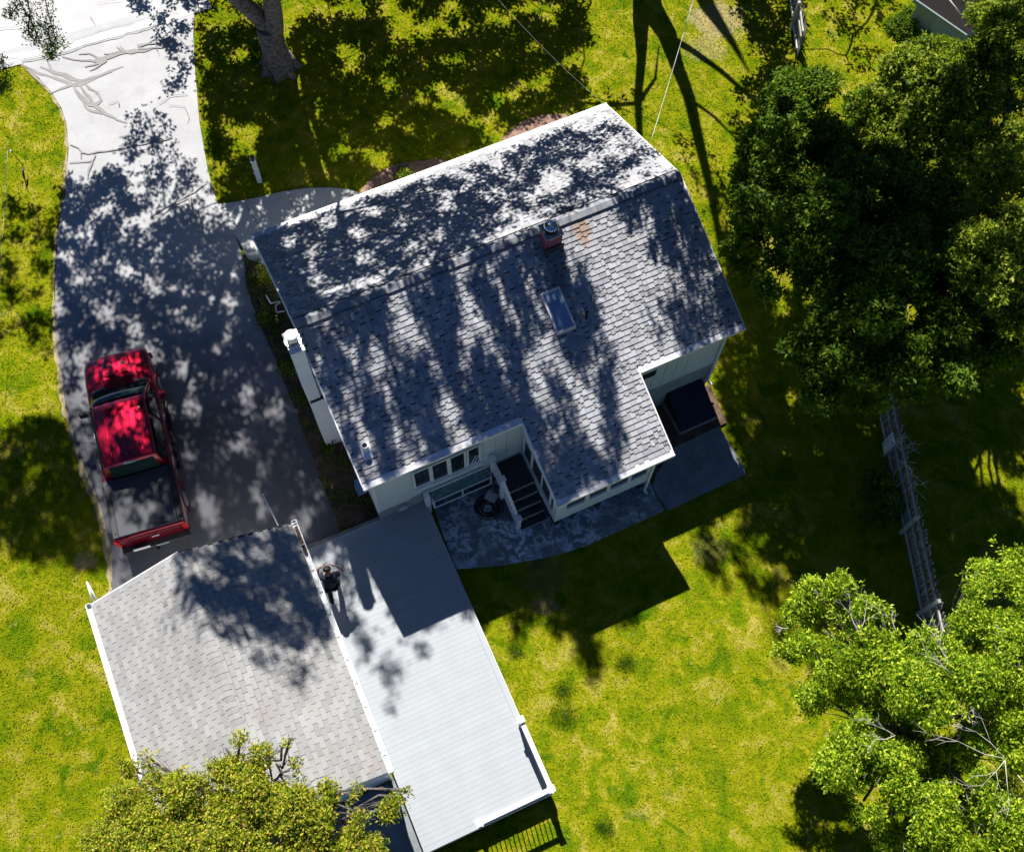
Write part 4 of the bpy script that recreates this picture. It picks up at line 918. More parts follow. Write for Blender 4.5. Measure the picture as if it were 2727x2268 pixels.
for s in (1, -1):
    MB().tube([(s*.085, .26, 1.60), (s*.10, .255, 1.62)], [.022, .016], 8).build('ear', M['skin'], person)
    MB().tube([(s*.03, .345, 1.635), (s*.03, .355, 1.635)], [.011, .009], 8).build('eye', M['hair'], person)
    for k in range(5):
        b_ = Vector((s*(.12-.012*(k-2)), .38, 1.56+.012*(k-2))); d_ = Vector((-s*.035, .02+.002*k, .028*(k-2)))*1.2
        L_ = (.7, .95, 1.05, .95, .75)[k]
        MB().tube([b_, b_+d_*.5*L_+Vector((0, .01, 0)), b_+d_*L_+Vector((-s*.015, .012, 0))], [.010, .0095, .008], 6).build('finger', M['skin'], person)

# ------------------------------------------------------------------ small yard things
lp = G(692, 483)
po = empty('garden_post', lp, .2, 'square white garden post topped by a black lantern beside the walkway', 'lamp post')
MB().box(-.075, .075, -.075, .075, 0, 1.10).build('post', pm('post_paint', (.45, .50, .58), .5, .05), po, bevel=.006)
MB().box(-.085, -.03, -.075, .075, 1.10, 1.16).box(.03, .085, -.075, .075, 1.10, 1.16).build('bracket', M['white'], po)
MB().tube([(0, 0, 1.10), (0, 0, 1.30)], [.045, .06], 8).tube([(0, 0, 1.30), (0, 0, 1.36)], [.085, .02], 8).build('lantern', M['black'], po)
MB().tube([(-.11, 0, .45), (-.075, 0, .45)], .03, 8).build('knob', M['white'], po)
a_, b_ = G(72, 505), at(28, 403, .8)
stk = empty('shadow_rod', a_, 0, 'thin shadow line drawn as a dark bent hook with a black tube feeder on the lawn left of the driveway', 'bar')
p0_ = Vector((0, 0, 0))
q_ = [at(72, 505, 0.02)-a_, at(66, 480, .12)-a_, at(60, 440, .35)-a_, at(45, 420, .6)-a_, at(28, 402, .8)-a_, at(15, 388, .85)-a_]
MB().tube(q_, [.012, .014, .014, .012, .012, .01], 6).build('rod', M['black'], stk)  # dark rod added to draw a thin shadow line on the grass
MB().tube([at(65, 476, .18)-a_, at(59, 446, .35)-a_], [.035, .035], 10).build('sleeve', M['black'], stk)
MB().tube([at(28, 405, .78)-a_, at(29, 400, .8)-a_], [.025, .025], 8).build('bead', M['white'], stk)
# overhead service wires
def wire(name, p, q, sag, r, label, mat):
    p, q = Vector(p), Vector(q); m_ = MB()
    pts = [p.lerp(q, k/24)-Vector((0, 0, sag*4*(k/24)*(1-k/24))) for k in range(25)]
    m_.tube(pts, r, 5); o = m_.build(name, mat); return tag(o, label, 'wire')
WM = pm('wire_sheath', (.35, .32, .30), .5, .2, 3)
wire('overhead_wire', at(1620, 287, 3.5), at(1250, -90, 6.2), .25, .0055, 'thin pale wire running up left from the north east roof corner', WM)
wire('overhead_wire', at(1733, 378, 4.1), at(1882, -120, 6.5), .3, .009, 'bright twisted service wire running up from the east rake of the roof', pm('bright_wire', (.8, .75, .72), .4, .3, 3))
wire('clothes_line', at(20, 402, .85), at(-20, 1000, .75), .05, .006, 'thin pale string stretched down the left edge of the lawn', WM)

# ------------------------------------------------------------------ fences
def picket_fence(A, B, label, h=1.55, side=1, lat=False, npick=300, name='picket_fence', toptrim=False):
    A = Vector(A); B = Vector(B); L = (B-A).to_2d().length; ang = math.atan2(B.y-A.y, B.x-A.x)
    root = empty(name, A, ang, label, 'fence')
    sl_ = (B.z-A.z)/L
    pk = bpy.data.meshes.new('picket'); h_ = h
    q = [(-.042, 0), (.042, 0), (.042, h_-.07), (0, h_), (-.042, h_-.07)]
    pk.from_pydata([(x, y, z) for y in (0, .02) for x, z in q], [], [(4, 3, 2, 1, 0), (5, 6, 7, 8, 9)]+[(i, (i+1) % 5, 5+(i+1) % 5, 5+i) for i in range(5)]); pk.materials.append(M['wood'])
    x = .05
    while x < L:
        if R3.random() > .03:
            o = bpy.data.objects.new('picket', pk); COL.objects.link(o); o.parent = root
            o.location = (x, .045*side, sl_*x-.03+R3.uniform(-.02, .02)); o.rotation_euler = (R3.uniform(-.03, .03), R3.uniform(-.03, .03), R3.uniform(-.06, .06))
        x += .125
    x = 0
    while x < L+.1:
        MB().box(x-.05, x+.05, -.09, .0, sl_*x-.05, sl_*x+h+.04).build('post', M['wood2'], root).rotation_euler = (R3.uniform(-.02, .05), 0, 0)
        n_ = min(2.42, L-x)
        if n_ > .3:
            for zz in (.25, .82, h-.25):
                MB().box(x+.055, x+n_-.055, -.045, .0, zz+sl_*x, zz+.09+sl_*x).build('rail', M['wood2'], root)
        x += 2.42
    return root
F0, F1 = G(2318, 1020), G(2475, 1760)
picket_fence(F0, F1, 'grey weathered picket fence with three rails at the right side of the lawn')
lt = empty('lattice_panel', at(2348, 1186, -.2), math.atan2((F1-F0).y, (F1-F0).x), 'small white diamond lattice panel fixed on the grey picket fence', 'lattice')
A_, B_ = at(2346, 1178, -.1), at(2390, 1140, .65)
uvec = (B_-A_); 
fd = (F1-F0).normalized()
m_ = MB(); wdir = Vector((fd.x, fd.y, 0))*.34; hdir = Vector((.02, .0, .85))
O_ = at(2350, 1180, -.25)
for k in range(9):
    f = k/8
    for s in (0, 1):
        p_ = O_+hdir*f; e_ = O_+wdir+hdir*min(1, f+.4) if s == 0 else O_+wdir+hdir*max(0, f-.4)
        m_.tube([p_-O_, e_-O_], .012, 4)
m_.tube([(0, 0, 0), hdir], .016, 4).tube([wdir, wdir+hdir], .016, 4); lt.location = O_; lt.rotation_euler = (0, 0, 0)
m_.build('lattice', M['white'], lt)
picket_fence(at(2092, -60, 0), at(2118, 150, 0), 'pale topped board fence section under the tree at the top edge of the lawn', h=1.3)
# neighbour's house at the top right corner
nh = empty('neighbour_house', at(2560, -60, 0), .3, 'grey green house with brown shingle roof at the top right corner behind trees', 'house')
no = nh.location
def nb(name, pts, mat, par=None):
    m = MB(); V = [Vector(p) for p in pts]; n_ = (V[1]-V[0]).cross(V[2]-V[0]).normalized()*-.06
    m.hexa([tuple(v+n_) for v in V], [tuple(v) for v in V]); o = m.build(name, mat, par or nh); return o
nh.rotation_euler = (0, 0, 0)
rm = shingle_mat('brown_shingle', (.11, .09, .085), (.15, .11, .10), .3); gm = pm('green_trim', (.22, .29, .28), .5, .1)
zt2 = 3.6
r0, r1_, r2_, r3_ = at(2432, -2, zt2), at(2572, 92, 3.0), at(2575, 40, 4.2), at(2520, -40, 4.6)
rp = [at(2435, -5, 3.4)-no, at(2575, 92, 3.0)-no, at(2720, -30, 4.2)-no, at(2580, -130, 4.6)-no]
nb('roof', rp, rm)
MB().tube([rp[0]+Vector((0, 0, -.06)), rp[1]+Vector((0, 0, -.06))], .09, 4, sm=False).build('fascia', gm, nh)
MB().tube([at(2520, -10, 3.9)-no, at(2560, 40, 3.55)-no], .02, 4).build('roof_pipe', M['white'], nh)
MB().tube([at(2432, 2, 2.2)-no, at(2476, 62, 2.0)-no], .03, 4, sm=False).build('gutter', M['plastic'], nh)
wl = [at(2445, 8, 3.2)-no, at(2500, 40, 3.0)-no]; 
g = MB(); A1 = wl[0]; B1 = wl[1]; D = Vector((.0, .0, -3.0)); g.hexa([A1+D, B1+D, B1+D+Vector((3, 2, 0)), A1+D+Vector((3, 2, 0))], [A1, B1, B1+Vector((3, 2, .2)), A1+Vector((3, 2, .2))]); g.build('wall', gm, nh)

# ------------------------------------------------------------------ foliage
def rot_basis(ax):
    """arrays of orthonormal frames from axis vectors (N,3)"""
    ax = ax/np.linalg.norm(ax, axis=1, keepdims=True); ref = np.where(np.abs(ax[:, 2:3]) > .9, np.array([[1., 0, 0]]), np.array([[0, 0, 1.]]))
    a = np.cross(ax, ref); a /= np.linalg.norm(a, axis=1, keepdims=True); b = np.cross(ax, a); return ax, a, b
def rosettes(centers, axes, k, L, wr=.42, spread=1.0, jitter=.05):
    """k leaves radiating round each centre; returns (N*k,4,3)"""
    n = len(centers); ax, a, b = rot_basis(axes); C = np.repeat(centers, k, 0); AX = np.repeat(ax, k, 0); A = np.repeat(a, k, 0); B = np.repeat(b, k, 0)
    ph = rng.uniform(0, 2*np.pi, n*k)[:, None]; el = rng.normal(.25, .45, n*k)[:, None]*spread
    d = (A*np.cos(ph)+B*np.sin(ph))*np.cos(el)+AX*np.sin(el); s = np.cross(d, AX); s /= np.linalg.norm(s, axis=1, keepdims=True)+1e-9
    roll = rng.normal(0, .5, n*k)[:, None]; nn = np.cross(s, d); s = s*np.cos(roll)+nn*np.sin(roll)
    ln = L*rng.uniform(.65, 1.25, n*k)[:, None]; C = C+rng.normal(0, jitter, (n*k, 3)); st = C+d*ln*.12
    mid = st+d*ln*.5; dr = np.cross(d, s)
    up = np.where((dr[:, 2:3] > 0), 1, -1)
    return np.stack([st, mid-s*ln*wr*.5+dr*up*ln*.06, st+d*ln-dr*up*ln*.08, mid+s*ln*wr*.5+dr*up*ln*.06], 1)
def nz(P, s, o=0): return noise.noise(Vector(P)*s+Vector((o, o*.7, o*1.3)))
def crown_points(blobs, dens, thr=-.12, ns=1.1, shell=.55):
    """blobs: (cx,cy,cz,rx,rz). Points mostly near the upper surface, broken by noise gaps"""
    out = []; ax = []; sub = []
    for (cx_, cy_, cz_, rx, rz) in blobs:
        sub.append((cx_, cy_, cz_, rx*.72, rz*.72))
        for _ in range(7 if rx > .35 else 2):
            th_ = rng.uniform(0, 2*np.pi); c_ = rng.uniform(-.3, .9); q_ = math.sqrt(1-c_*c_); f_ = rng.uniform(.45, .95); k_ = rng.uniform(.22, .48)
            sub.append((cx_+math.cos(th_)*q_*rx*f_, cy_+math.sin(th_)*q_*rx*f_, cz_+c_*rz*f_, rx*k_, rx*k_*.8))
    for (cx_, cy_, cz_, rx, rz) in sub:
        n = int(dens*rx*rx*4)
        for _ in range(n):
            th_ = rng.uniform(0, 2*np.pi); cz = rng.uniform(-.55, 1); sr = math.sqrt(1-cz*cz); r = rng.uniform(shell, 1.06)
            d = Vector((sr*math.cos(th_), sr*math.sin(th_), cz)); p = Vector((cx_+d.x*rx*r, cy_+d.y*rx*r, cz_+d.z*rz*r))
            q = nz(p, ns, 3.1)+.5*nz(p, ns*2.7, 9.2)
            if q < thr: continue
            p = p+d*(.35*q)
            out.append(p); ax.append((d.x*.8+rng.normal(0, .3), d.y*.8+rng.normal(0, .3), abs(d.z)+.45))
    return np.array(out), np.array(ax)
def limb(mb, p, q, r0, r1, wob=.15, n=6):
    p, q = Vector(p), Vector(q); pts = []
    for k in range(n+1):
        t_ = k/n; o_ = Vector((R3.uniform(-1, 1), R3.uniform(-1, 1), R3.uniform(-.6, .6)))*wob*math.sin(math.pi*t_)
        pts.append(p.lerp(q, t_)+o_)
    mb.tube(pts, [r0+(r1-r0)*k/n for k in range(n+1)], 7); return pts
def tree(name, base, blobs, label, mat, dens=230, k=8, L=.11, trunk_r=.16, group=None, thr=-.12, ns=1.1, twigs=None, wr=.42, cat='tree', lean=None):
    base = Vector(base); o = empty(name, base, 0, label, cat, group)
    tb_ = MB(); top = lean or Vector((np.mean([b[0] for b in blobs]), np.mean([b[1] for b in blobs]), min(b[2] for b in blobs)-.4))
    pts = limb(tb_, (0, 0, -.1), top-base, trunk_r, trunk_r*.6, .12); tb_.build('trunk', M['bark'], o)
    lb = MB()
    for b in blobs:
        c = Vector(b[:3])-base; s = pts[R3.choice([3, 4, 5, 6])]
        m_ = limb(lb, s, c, trunk_r*.38, .03, .25)
        for j in range(4):
            d = Vector((R3.uniform(-1, 1), R3.uniform(-1, 1), R3.uniform(-.2, .8))).normalized(); limb(lb, m_[4], c+Vector((d.x*b[3], d.y*b[3], d.z*b[4]))*.85, min(.02, trunk_r*.16), .005, .10, 4)
    lb.build('limbs', M['bark'], o)
    P, A = crown_points(blobs, dens, thr, ns)
    co = rosettes(P-np.array(base), A, k, L, wr); me = quads_mesh('crown', co); c = link('crown', me, mat, o); c['kind'] = 'stuff'
    if twigs:
        tw = MB()
        for s, pts in twigs:
            tw.tube([Vector(p)-base for p in pts], [s*(1-.75*i/(len(pts)-1)) for i in range(len(pts))], 5)
        tw.build('bare_twigs', M['twig'], o)['kind'] = 'stuff'
    return o, P
def B(px, py, z, r, rz=None): p = at(px, py, z); return (p.x, p.y, z, r, rz or r*.75)
def R_(px, py): return G(px, py)
# right side trees (dark group)
tree('shade_tree', G(2120, 640), [B(2060, 330, 4.6, .95), B(2110, 225, 4.6, .5), B(2300, 280, 5.0, .6), B(2240, 360, 5.2, .7), B(2320, 360, 5.0, .7), B(2195, 400, 5.2, .7), B(2020, 380, 4.6, .7), B(2200, 560, 5.0, 1.1), B(2160, 250, 4.8, .75), B(2130, 420, 5.6, 1.2), B(2230, 480, 5.8, 1.1), B(2040, 560, 5.2, 1.15), B(2150, 600, 5.9, 1.3), B(2000, 470, 4.4, .7), B(1990, 660, 4.6, .75), B(2100, 730, 5.0, 1.0), B(2240, 680, 5.4, 1.1)],
     'dark green broadleaf tree close to the east roof edge', M['leafdark'], 230, 8, .15)
tree('shade_tree', G(2330, 1010), [B(2250, 850, 5.2, 1.1), B(2380, 800, 6.0, 1.3), B(2180, 960, 4.6, .85), B(2290, 980, 4.9, .95), B(2420, 940, 5.2, 1.1), B(2200, 1040, 4.2, .55), B(2320, 1050, 4.3, .55), B(2480, 830, 5.6, 1.2), B(2560, 930, 5.2, 1.1), B(2660, 900, 5.2, 1.2), B(2420, 680, 6.2, 1.2), B(2560, 700, 6.0, 1.2), B(2360, 520, 4.0, 1.2), B(2470, 640, 4.0, 1.2), B(2270, 850, 3.5, 1.0), B(2600, 420, 4.3, 1.2), B(2330, 640, 4.6, 1.0), B(2640, 800, 4.6, 1.1)],
     'broad dark shaded tree above the upper end of the picket fence', M['leafdark'], 220, 8, .15)
tree('shade_tree', G(2440, 400), [B(2480, 150, 6.6, .55), B(2420, 200, 6.6, .7), B(2540, 200, 6.8, .75), B(2370, 260, 6.0, .7), B(2480, 260, 6.4, .9), B(2580, 270, 6.2, .6), B(2350, 370, 5.6, .9), B(2460, 380, 5.8, 1.0), B(2370, 500, 5.8, 1.1), B(2500, 520, 5.6, 1.1), B(2290, 380, 5.2, .7)],
     'tree with a sunlit yellow green top below the neighbour house roof', M['leafmid'], 240, 8, .15)
tree('shade_tree', G(2700, 620), [B(2670, 60, 7.2, .7), B(2720, 150, 7.4, 1.0), B(2640, 170, 6.9, .6), B(2720, 20, 7.2, 1.0), B(2730, 330, 6.4, 1.0), B(2720, 520, 7.4, 1.1), B(2640, 600, 7.2, .95), B(2580, 640, 6.9, .5), B(2700, 700, 7.2, 1.1), B(2610, 740, 6.6, .55), B(2740, 820, 6.6, .9), B(2620, 420, 5.6, .8), B(2700, 60, 6.6, .9)],
     'tall bright green tree cut by the right edge at the top corner', M['leafmid'], 260, 8, .14)
tree('shrub', G(2420, 120), [B(2425, 60, 2.2, .6), B(2390, 110, 1.8, .5), B(2450, 100, 2.0, .6)], 'low dark shrub beside the neighbour house wall', M['leafdark'], 260, 8, .10, trunk_r=.05, cat='shrub')
# bottom right tree, sunlit
def tw(pts, z, s): return (s, [at(x, y, z+.15*i) for i, (x, y) in enumerate(pts)])
TW = []
def rtw(p, d, L_, r, dep):
    q = p+d*L_*.5+Vector((R3.uniform(-1, 1), R3.uniform(-1, 1), R3.uniform(-.3, .5)))*L_*.10; e = q+d*L_*.5+Vector((R3.uniform(-1, 1), R3.uniform(-1, 1), 0))*L_*.14
    TW.append((r, [p, q, e]))
    if dep:
        for k_ in range(R3.choice((2, 3))):
            a_ = R3.uniform(-.95, .95); n_ = Vector((d.x*math.cos(a_)-d.y*math.sin(a_), d.x*math.sin(a_)+d.y*math.cos(a_), R3.uniform(-.15, .25))); rtw(R3.choice((q, e)), n_, L_*R3.uniform(.5, .75), r*.6, dep-1)
f = 677/1540
for (rx_, ry_), ang, z, L_, n_ in (((1130, 700), 150, 7.4, .75, 3), ((1150, 770), -70, 7.3, .55, 2), ((1425, 1180), 165, 7.2, .95, 3), ((1425, 1190), -110, 7.2, .8, 2), ((545, 420), 100, 6.6, .55, 2), ((770, 420), 110, 6.5, .35, 1), ((110, 395), 180, 5.9, .3, 1), ((760, 1040), 170, 6.7, .6, 2), ((960, 930), 10, 7.2, .5, 1), ((1520, 640), 130, 7.3, .5, 2), ((1500, 1280), -60, 7.1, .4, 1)):
    for k in range(n_):
        a_ = math.radians(ang+(k-(n_-1)/2)*38+R3.uniform(-8, 8))
        if k < 2: rtw(at(2050+rx_*f, 1500+ry_*f, z-.15), Vector((math.cos(a_), math.sin(a_), R3.uniform(-.05, .15))), L_*R3.uniform(.7, 1.0), .011, 2)
tree('garden_tree', G(2480, 2080), [B(2180, 1640, 3.9, .75), B(2250, 1600, 4.2, .55), B(2170, 1740, 4.0, .7), B(2290, 1700, 5.9, .9), B(2390, 1760, 6.0, .6), B(2190, 1850, 3.6, .55), B(2510, 1800, 6.6, .75), B(2610, 1700, 6.6, .7), B(2690, 1620, 6.6, .8), B(2620, 1560, 6.2, .5), B(2330, 1800, 5.6, .7),
     B(2450, 1850, 6.7, .8), B(2560, 1860, 6.8, .8), B(2680, 1780, 6.8, .9), B(2280, 1960, 5.6, .55), B(2250, 2040, 5.6, .6), B(2360, 2040, 6.0, .8), B(2380, 2120, 5.8, .6), B(2470, 2150, 6.2, .7), B(2300, 2130, 5.2, .5), B(2620, 1970, 6.0, .6), B(2700, 1980, 6.5, .7),
     B(2560, 2160, 6.2, .7), B(2660, 2160, 6.4, .8), B(2560, 2250, 6.0, .7), B(2690, 2270, 6.2, .8), B(2450, 2240, 5.8, .6), B(2370, 2230, 4.8, .4), B(2480, 2020, 4.2, .9), B(2640, 1490, 5.8, .4), B(2600, 1530, 5.2, .4), B(2710, 1530, 6.4, .5), B(2250, 1560, 4.8, .3), B(2170, 1570, 4.8, .3), B(2260, 1790, 5.0, .5), B(2420, 1960, 5.0, .5), B(2300, 2060, 5.4, .5), B(2600, 1780, 6.2, .6), B(2720, 1880, 6.4, .6), B(2200, 1680, 4.4, .55), B(2400, 1990, 3.9, 1.1), B(2560, 2080, 4.0, 1.2), B(2310, 1840, 3.7, .8), B(2480, 1930, 4.6, .9), B(2640, 2240, 4.4, 1.2), B(2660, 1880, 4.6, 1.1), B(2350, 1640, 5.4, .35)],
     'bright sunlit green tree with pale bare twigs at the bottom right', M['leafbright'], 430, 8, .09, twigs=TW, thr=.03, ns=1.5)
# bottom left tree
BL = [B(330, 2240, 3.6, .7), B(270, 2240, 3.0, .45), B(430, 2180, 3.9, .6), B(520, 2130, 4.2, .6), B(620, 2090, 4.4, .55), B(560, 2200, 4.2, .7), B(700, 2150, 4.5, .7), B(650, 2040, 4.5, .32), B(690, 2010, 4.6, .25), B(770, 2050, 4.6, .3), B(780, 2130, 4.5, .5), B(840, 2180, 4.4, .55), B(800, 2230, 4.3, .6),
      B(900, 2140, 4.4, .4), B(880, 2090, 4.4, .22), B(930, 2110, 4.3, .25), B(970, 2190, 4.2, .35), B(1010, 2160, 4.2, .28), B(1000, 2250, 4.1, .35), B(940, 2250, 4.1, .5), B(700, 2250, 4.3, .8), B(480, 2260, 4.0, .8), B(420, 2060, 4.0, .3), B(400, 2020, 4.0, .15), B(450, 2090, 4.0, .25), B(300, 2120, 3.0, .35), B(370, 2130, 3.5, .4), B(1060, 2120, 4.2, .10), B(1085, 2105, 4.3, .07), B(750, 1985, 4.9, .12), B(775, 1965, 5.0, .09), B(640, 1970, 4.8, .12), B(600, 1990, 4.7, .15), B(1040, 2145, 4.2, .14), B(340, 2045, 3.0, .2)]
tree('garden_tree', G(620, 2330), BL, 'yellow green small leaved tree overlapping the garage roof at the bottom left', M['leafyellow'], 760, 7, .085, trunk_r=.05, thr=-.06, ns=2.0)

# ------------------------------------------------------------------ big trees whose crowns stand out of frame and dapple the scene
def toq(P): return (P[0]+SX*P[2], P[1]+SY*P[2])      # sun projection on z = 0
def sp(pts, z):
    """shade region outlined in the photo on a surface of height z (number or per-vertex) -> polygon in the sun-projected plane"""
    return [toq(at(x, y, z if not hasattr(z, '__len__') else z[i])) for i, (x, y) in enumerate(pts)]
SH = []   # (polygon, density, noise scale, threshold, tree id)
def shade(pts, z, d, ns=1.6, thr=0.0, tid=0, cr_=.20, an=1.): SH.append((sp(pts, z), d, ns, thr, tid, an))
# driveway
shade([(345, 300), (430, 290), (470, 400), (560, 480), (560, 560), (420, 560), (330, 420)], 0, 1.0, 2.4, .05, 0)
shade([(170, 470), (330, 440), (400, 560), (600, 560), (640, 700), (700, 900), (450, 930), (160, 900), (150, 620)], 0, 1.6, 1.4, -.13, 0)
shade([(450, 900), (720, 900), (880, 1290), (930, 1400), (820, 1480), (520, 1500), (430, 1180)], -.2, 1.8, 1.3, -.20, 0)
shade([(225, 930), (330, 905), (360, 1060), (330, 1160), (250, 1210), (225, 1100)], 1.2, 1.2, 1.5, -.2, 0)
shade([(300, 1230), (440, 1200), (520, 1400), (400, 1440), (400, 1330)], 1.3, 1.4, 1.4, -.25, 0)
shade([(150, 860), (460, 900), (430, 1180), (530, 1440), (320, 1560), (250, 1290), (170, 1060)], 0, .9, 2.0, -.02, 0)
shade([(425, 60), (540, 60), (540, 240), (430, 250)], 0, 1.2, 2.0, .10, 0)
shade([(330, -60), (620, -60), (560, 40), (400, 55), (350, 10)], 0, 1.2, 1.6, .0, 0)
shade([(0, 520), (150, 560), (150, 900), (120, 960), (0, 930)], 0, .8, 1.5, .08, 0)
shade([(-60, 1190), (90, 1120), (190, 1140), (230, 1300), (300, 1500), (120, 1480), (-60, 1440)], -.1, 1.8, 1.2, -.30, 0)
# front lawn
shade([(535, 100), (700, 60), (960, 40), (1110, 160), (1160, 330), (1200, 430), (960, 510), (600, 540), (560, 400)], 0, 2.0, 1.0, -.19, 0)
shade([(720, -60), (1100, -60), (1110, 160), (960, 60)], 0, 1.4, 1.0, .0, 0)
shade([(1120, -60), (1580, -60), (1560, 110), (1500, 150), (1570, 250), (1540, 330), (1400, 330), (1180, 430), (1110, 200)], 0, 1.9, .95, -.10, 1)
shade([(520, -60), (720, -60), (700, 60), (535, 100)], 0, .7, 2.0, .05, 0)
shade([(1500, 260), (1700, 200), (1720, 330), (1620, 300)], 0, .5, 2.2, .15, 1)
shade([(1780, 330), (1900, 420), (2000, 560), (1990, 780), (1930, 600), (1850, 470)], 0, .8, 1.8, -.05, 1)
shade([(1980, 200), (2100, 150), (2160, 300), (2000, 420), (1940, 330)], 0, .9, 1.8, -.05, 2)
shade([(1950, -60), (2140, -60), (2130, 190), (2050, 240), (1990, 80)], 0, 1.6, 1.6, -.30, 2)
shade([(2180, -60), (2420, -60), (2380, 60), (2330, 190), (2250, 180), (2210, 60)], 0, .5, 1.8, .1, 2)
# front roof slope
shade([(675, 640), (1000, 530), (1180, 475), (1320, 520), (1400, 560), (1300, 660), (783, 855)], [3.3, 3.3, 3.4, 3.9, 4.4, 4.9, 4.9], 1.6, 1.5, -.14, 0, .17)
shade([(1250, 450), (1560, 330), (1680, 330), (1800, 440), (1650, 520), (1450, 570), (1330, 520)], [3.4, 3.4, 3.9, 4.9, 4.9, 4.9, 4.2], 1.2, 2.0, .03, 1, .13)
# ridge
shade([(783, 850), (1440, 598), (1440, 650), (795, 900)], 5.0, 1.8, 1.4, -.06, 0, .2, .6)
shade([(1640, 522), (1816, 455), (1825, 490), (1650, 560)], 5.0, 1.8, 1.3, -.12, 0, .2, .6)
# rear roof slope
shade([(790, 900), (1430, 650), (1440, 800), (1400, 1120), (980, 1290)], [4.9, 4.9, 4.4, 3.4, 3.4], 2.2, 2.3, -.04, 0, .2, .34)
shade([(1430, 650), (1530, 640), (1600, 850), (1700, 1000), (1620, 1260), (1480, 1320), (1400, 1120), (1440, 800)], [4.9, 4.9, 4.3, 3.5, 2.7, 2.6, 3.4, 4.3], 2.2, 2.2, .0, 1, .2, .32)
shade([(1650, 540), (1816, 470), (1960, 850), (1820, 930), (1750, 800), (1660, 700)], [4.9, 4.9, 3.5, 3.5, 3.9, 4.4], 1.9, 2.3, .0, 1, .18, .32)
# garage, deck
shade([(470, 1475), (770, 1395), (880, 1640), (860, 1760), (770, 1690), (640, 1640), (500, 1620)], [3.7, 2.7, 2.7, 2.8, 3.2, 3.5, 3.7], 1.7, 1.3, -.30, 0)
shade([(470, 1600), (560, 1600), (800, 1680), (830, 1800), (780, 1860), (700, 1760), (560, 1740), (460, 1680)], 3.2, .9, 2.0, .05, 0)
shade([(820, 1450), (960, 1400), (970, 1600), (940, 1650), (880, 1620)], -.3, 1.1, 2.2, -.08, 0)
shade([(910, 1640), (990, 1650), (1060, 1760), (1060, 1900), (1030, 1880), (940, 1740)], -.3, .9, 2.2, -.02, 0, .16)
shade([(1070, 1690), (1160, 1650), (1190, 1700), (1130, 1750)], -.3, .5, 2.4, .1, 0)
# rear lawn
shade([(1340, 1560), (1440, 1540), (1420, 1640), (1370, 1690)], -.9, 1.5, 2.0, -.3, 0); shade([(1440, 1560), (1540, 1540), (1500, 1680), (1450, 1690)], -.9, 1.5, 2.0, -.3, 0)
shade([(1500, 1600), (1600, 1600), (1600, 1740), (1570, 1820), (1530, 1700)], -.9, 1.6, 1.6, -.35, 1); shade([(1650, 1600), (1700, 1590), (1690, 1690)], -.9, 1.2, 2, -.2, 1)
shade([(1780, 1330), (1960, 1250), (2100, 1330), (2400, 1450), (2450, 1560), (2330, 1600), (2130, 1500), (1980, 1600), (1880, 1520), (1820, 1420)], -.9, .95, 1.7, .0, 2)
shade([(600, 545), (760, 511), (930, 507), (1010, 545), (1000, 560), (680, 640), (640, 650)], 0, 1.3, 1.6, -.22, 0)
shade([(640, 700), (720, 700), (800, 870), (900, 1200), (1030, 1390), (890, 1440), (820, 1200), (730, 1010), (670, 860)], -.2, 2.2, 1.3, -.42, 0)
shade([(770, 945), (830, 960), (905, 1190), (890, 1200)], [4.6, 4.6, 0, 0], 2.5, 1.5, -.5, 0); shade([(560, 560), (640, 640), (700, 880), (760, 1060), (640, 900)], 0, .8, 1.8, -.1, 0)
shade([(1930, 620), (2010, 640), (2060, 900), (2000, 1180), (1925, 1060), (1940, 900)], -.3, 1.6, 1.4, -.18, 1)
# deep shade over the right hand trees (at crown height) and ground between them
shade([(1950, 330), (2300, 330), (2320, 560), (2440, 560), (2700, 850), (2727, 1100), (2330, 1100), (2050, 1080), (1930, 700)], 5.5, 1.0, 1.3, -.03, 2, .3)
shade([(1900, 880), (2100, 900), (2250, 1350), (2300, 1650), (2450, 1650), (2560, 1500), (2727, 1500), (2727, 1330), (2500, 1250), (2150, 1080), (2000, 700), (1930, 820), (1960, 1250)], -.9, 2.2, 1.3, -.36, 2, .3)
shade([(2330, 420), (2560, 380), (2600, 560), (2450, 620)], 5.8, 1.2, 1.6, -.1, 2); shade([(2600, 190), (2727, 200), (2727, 340), (2620, 400), (2560, 300)], 6.3, 1.2, 1.5, -.15, 2)
TR = [dict(base=Vector((-8.46, 25.15, 0)), c=[], a=[]), dict(base=at(1700, -330, 0), c=[], a=[]), dict(base=at(2350, -420, 0), c=[], a=[])]
def lift(q, extra):
    """height at which a crown point over shadow point q leaves the photographed view"""
    h = max(2.0, (28.7-q[1])/1.756+.55); return h+extra
SL = math.hypot(SX, SY)
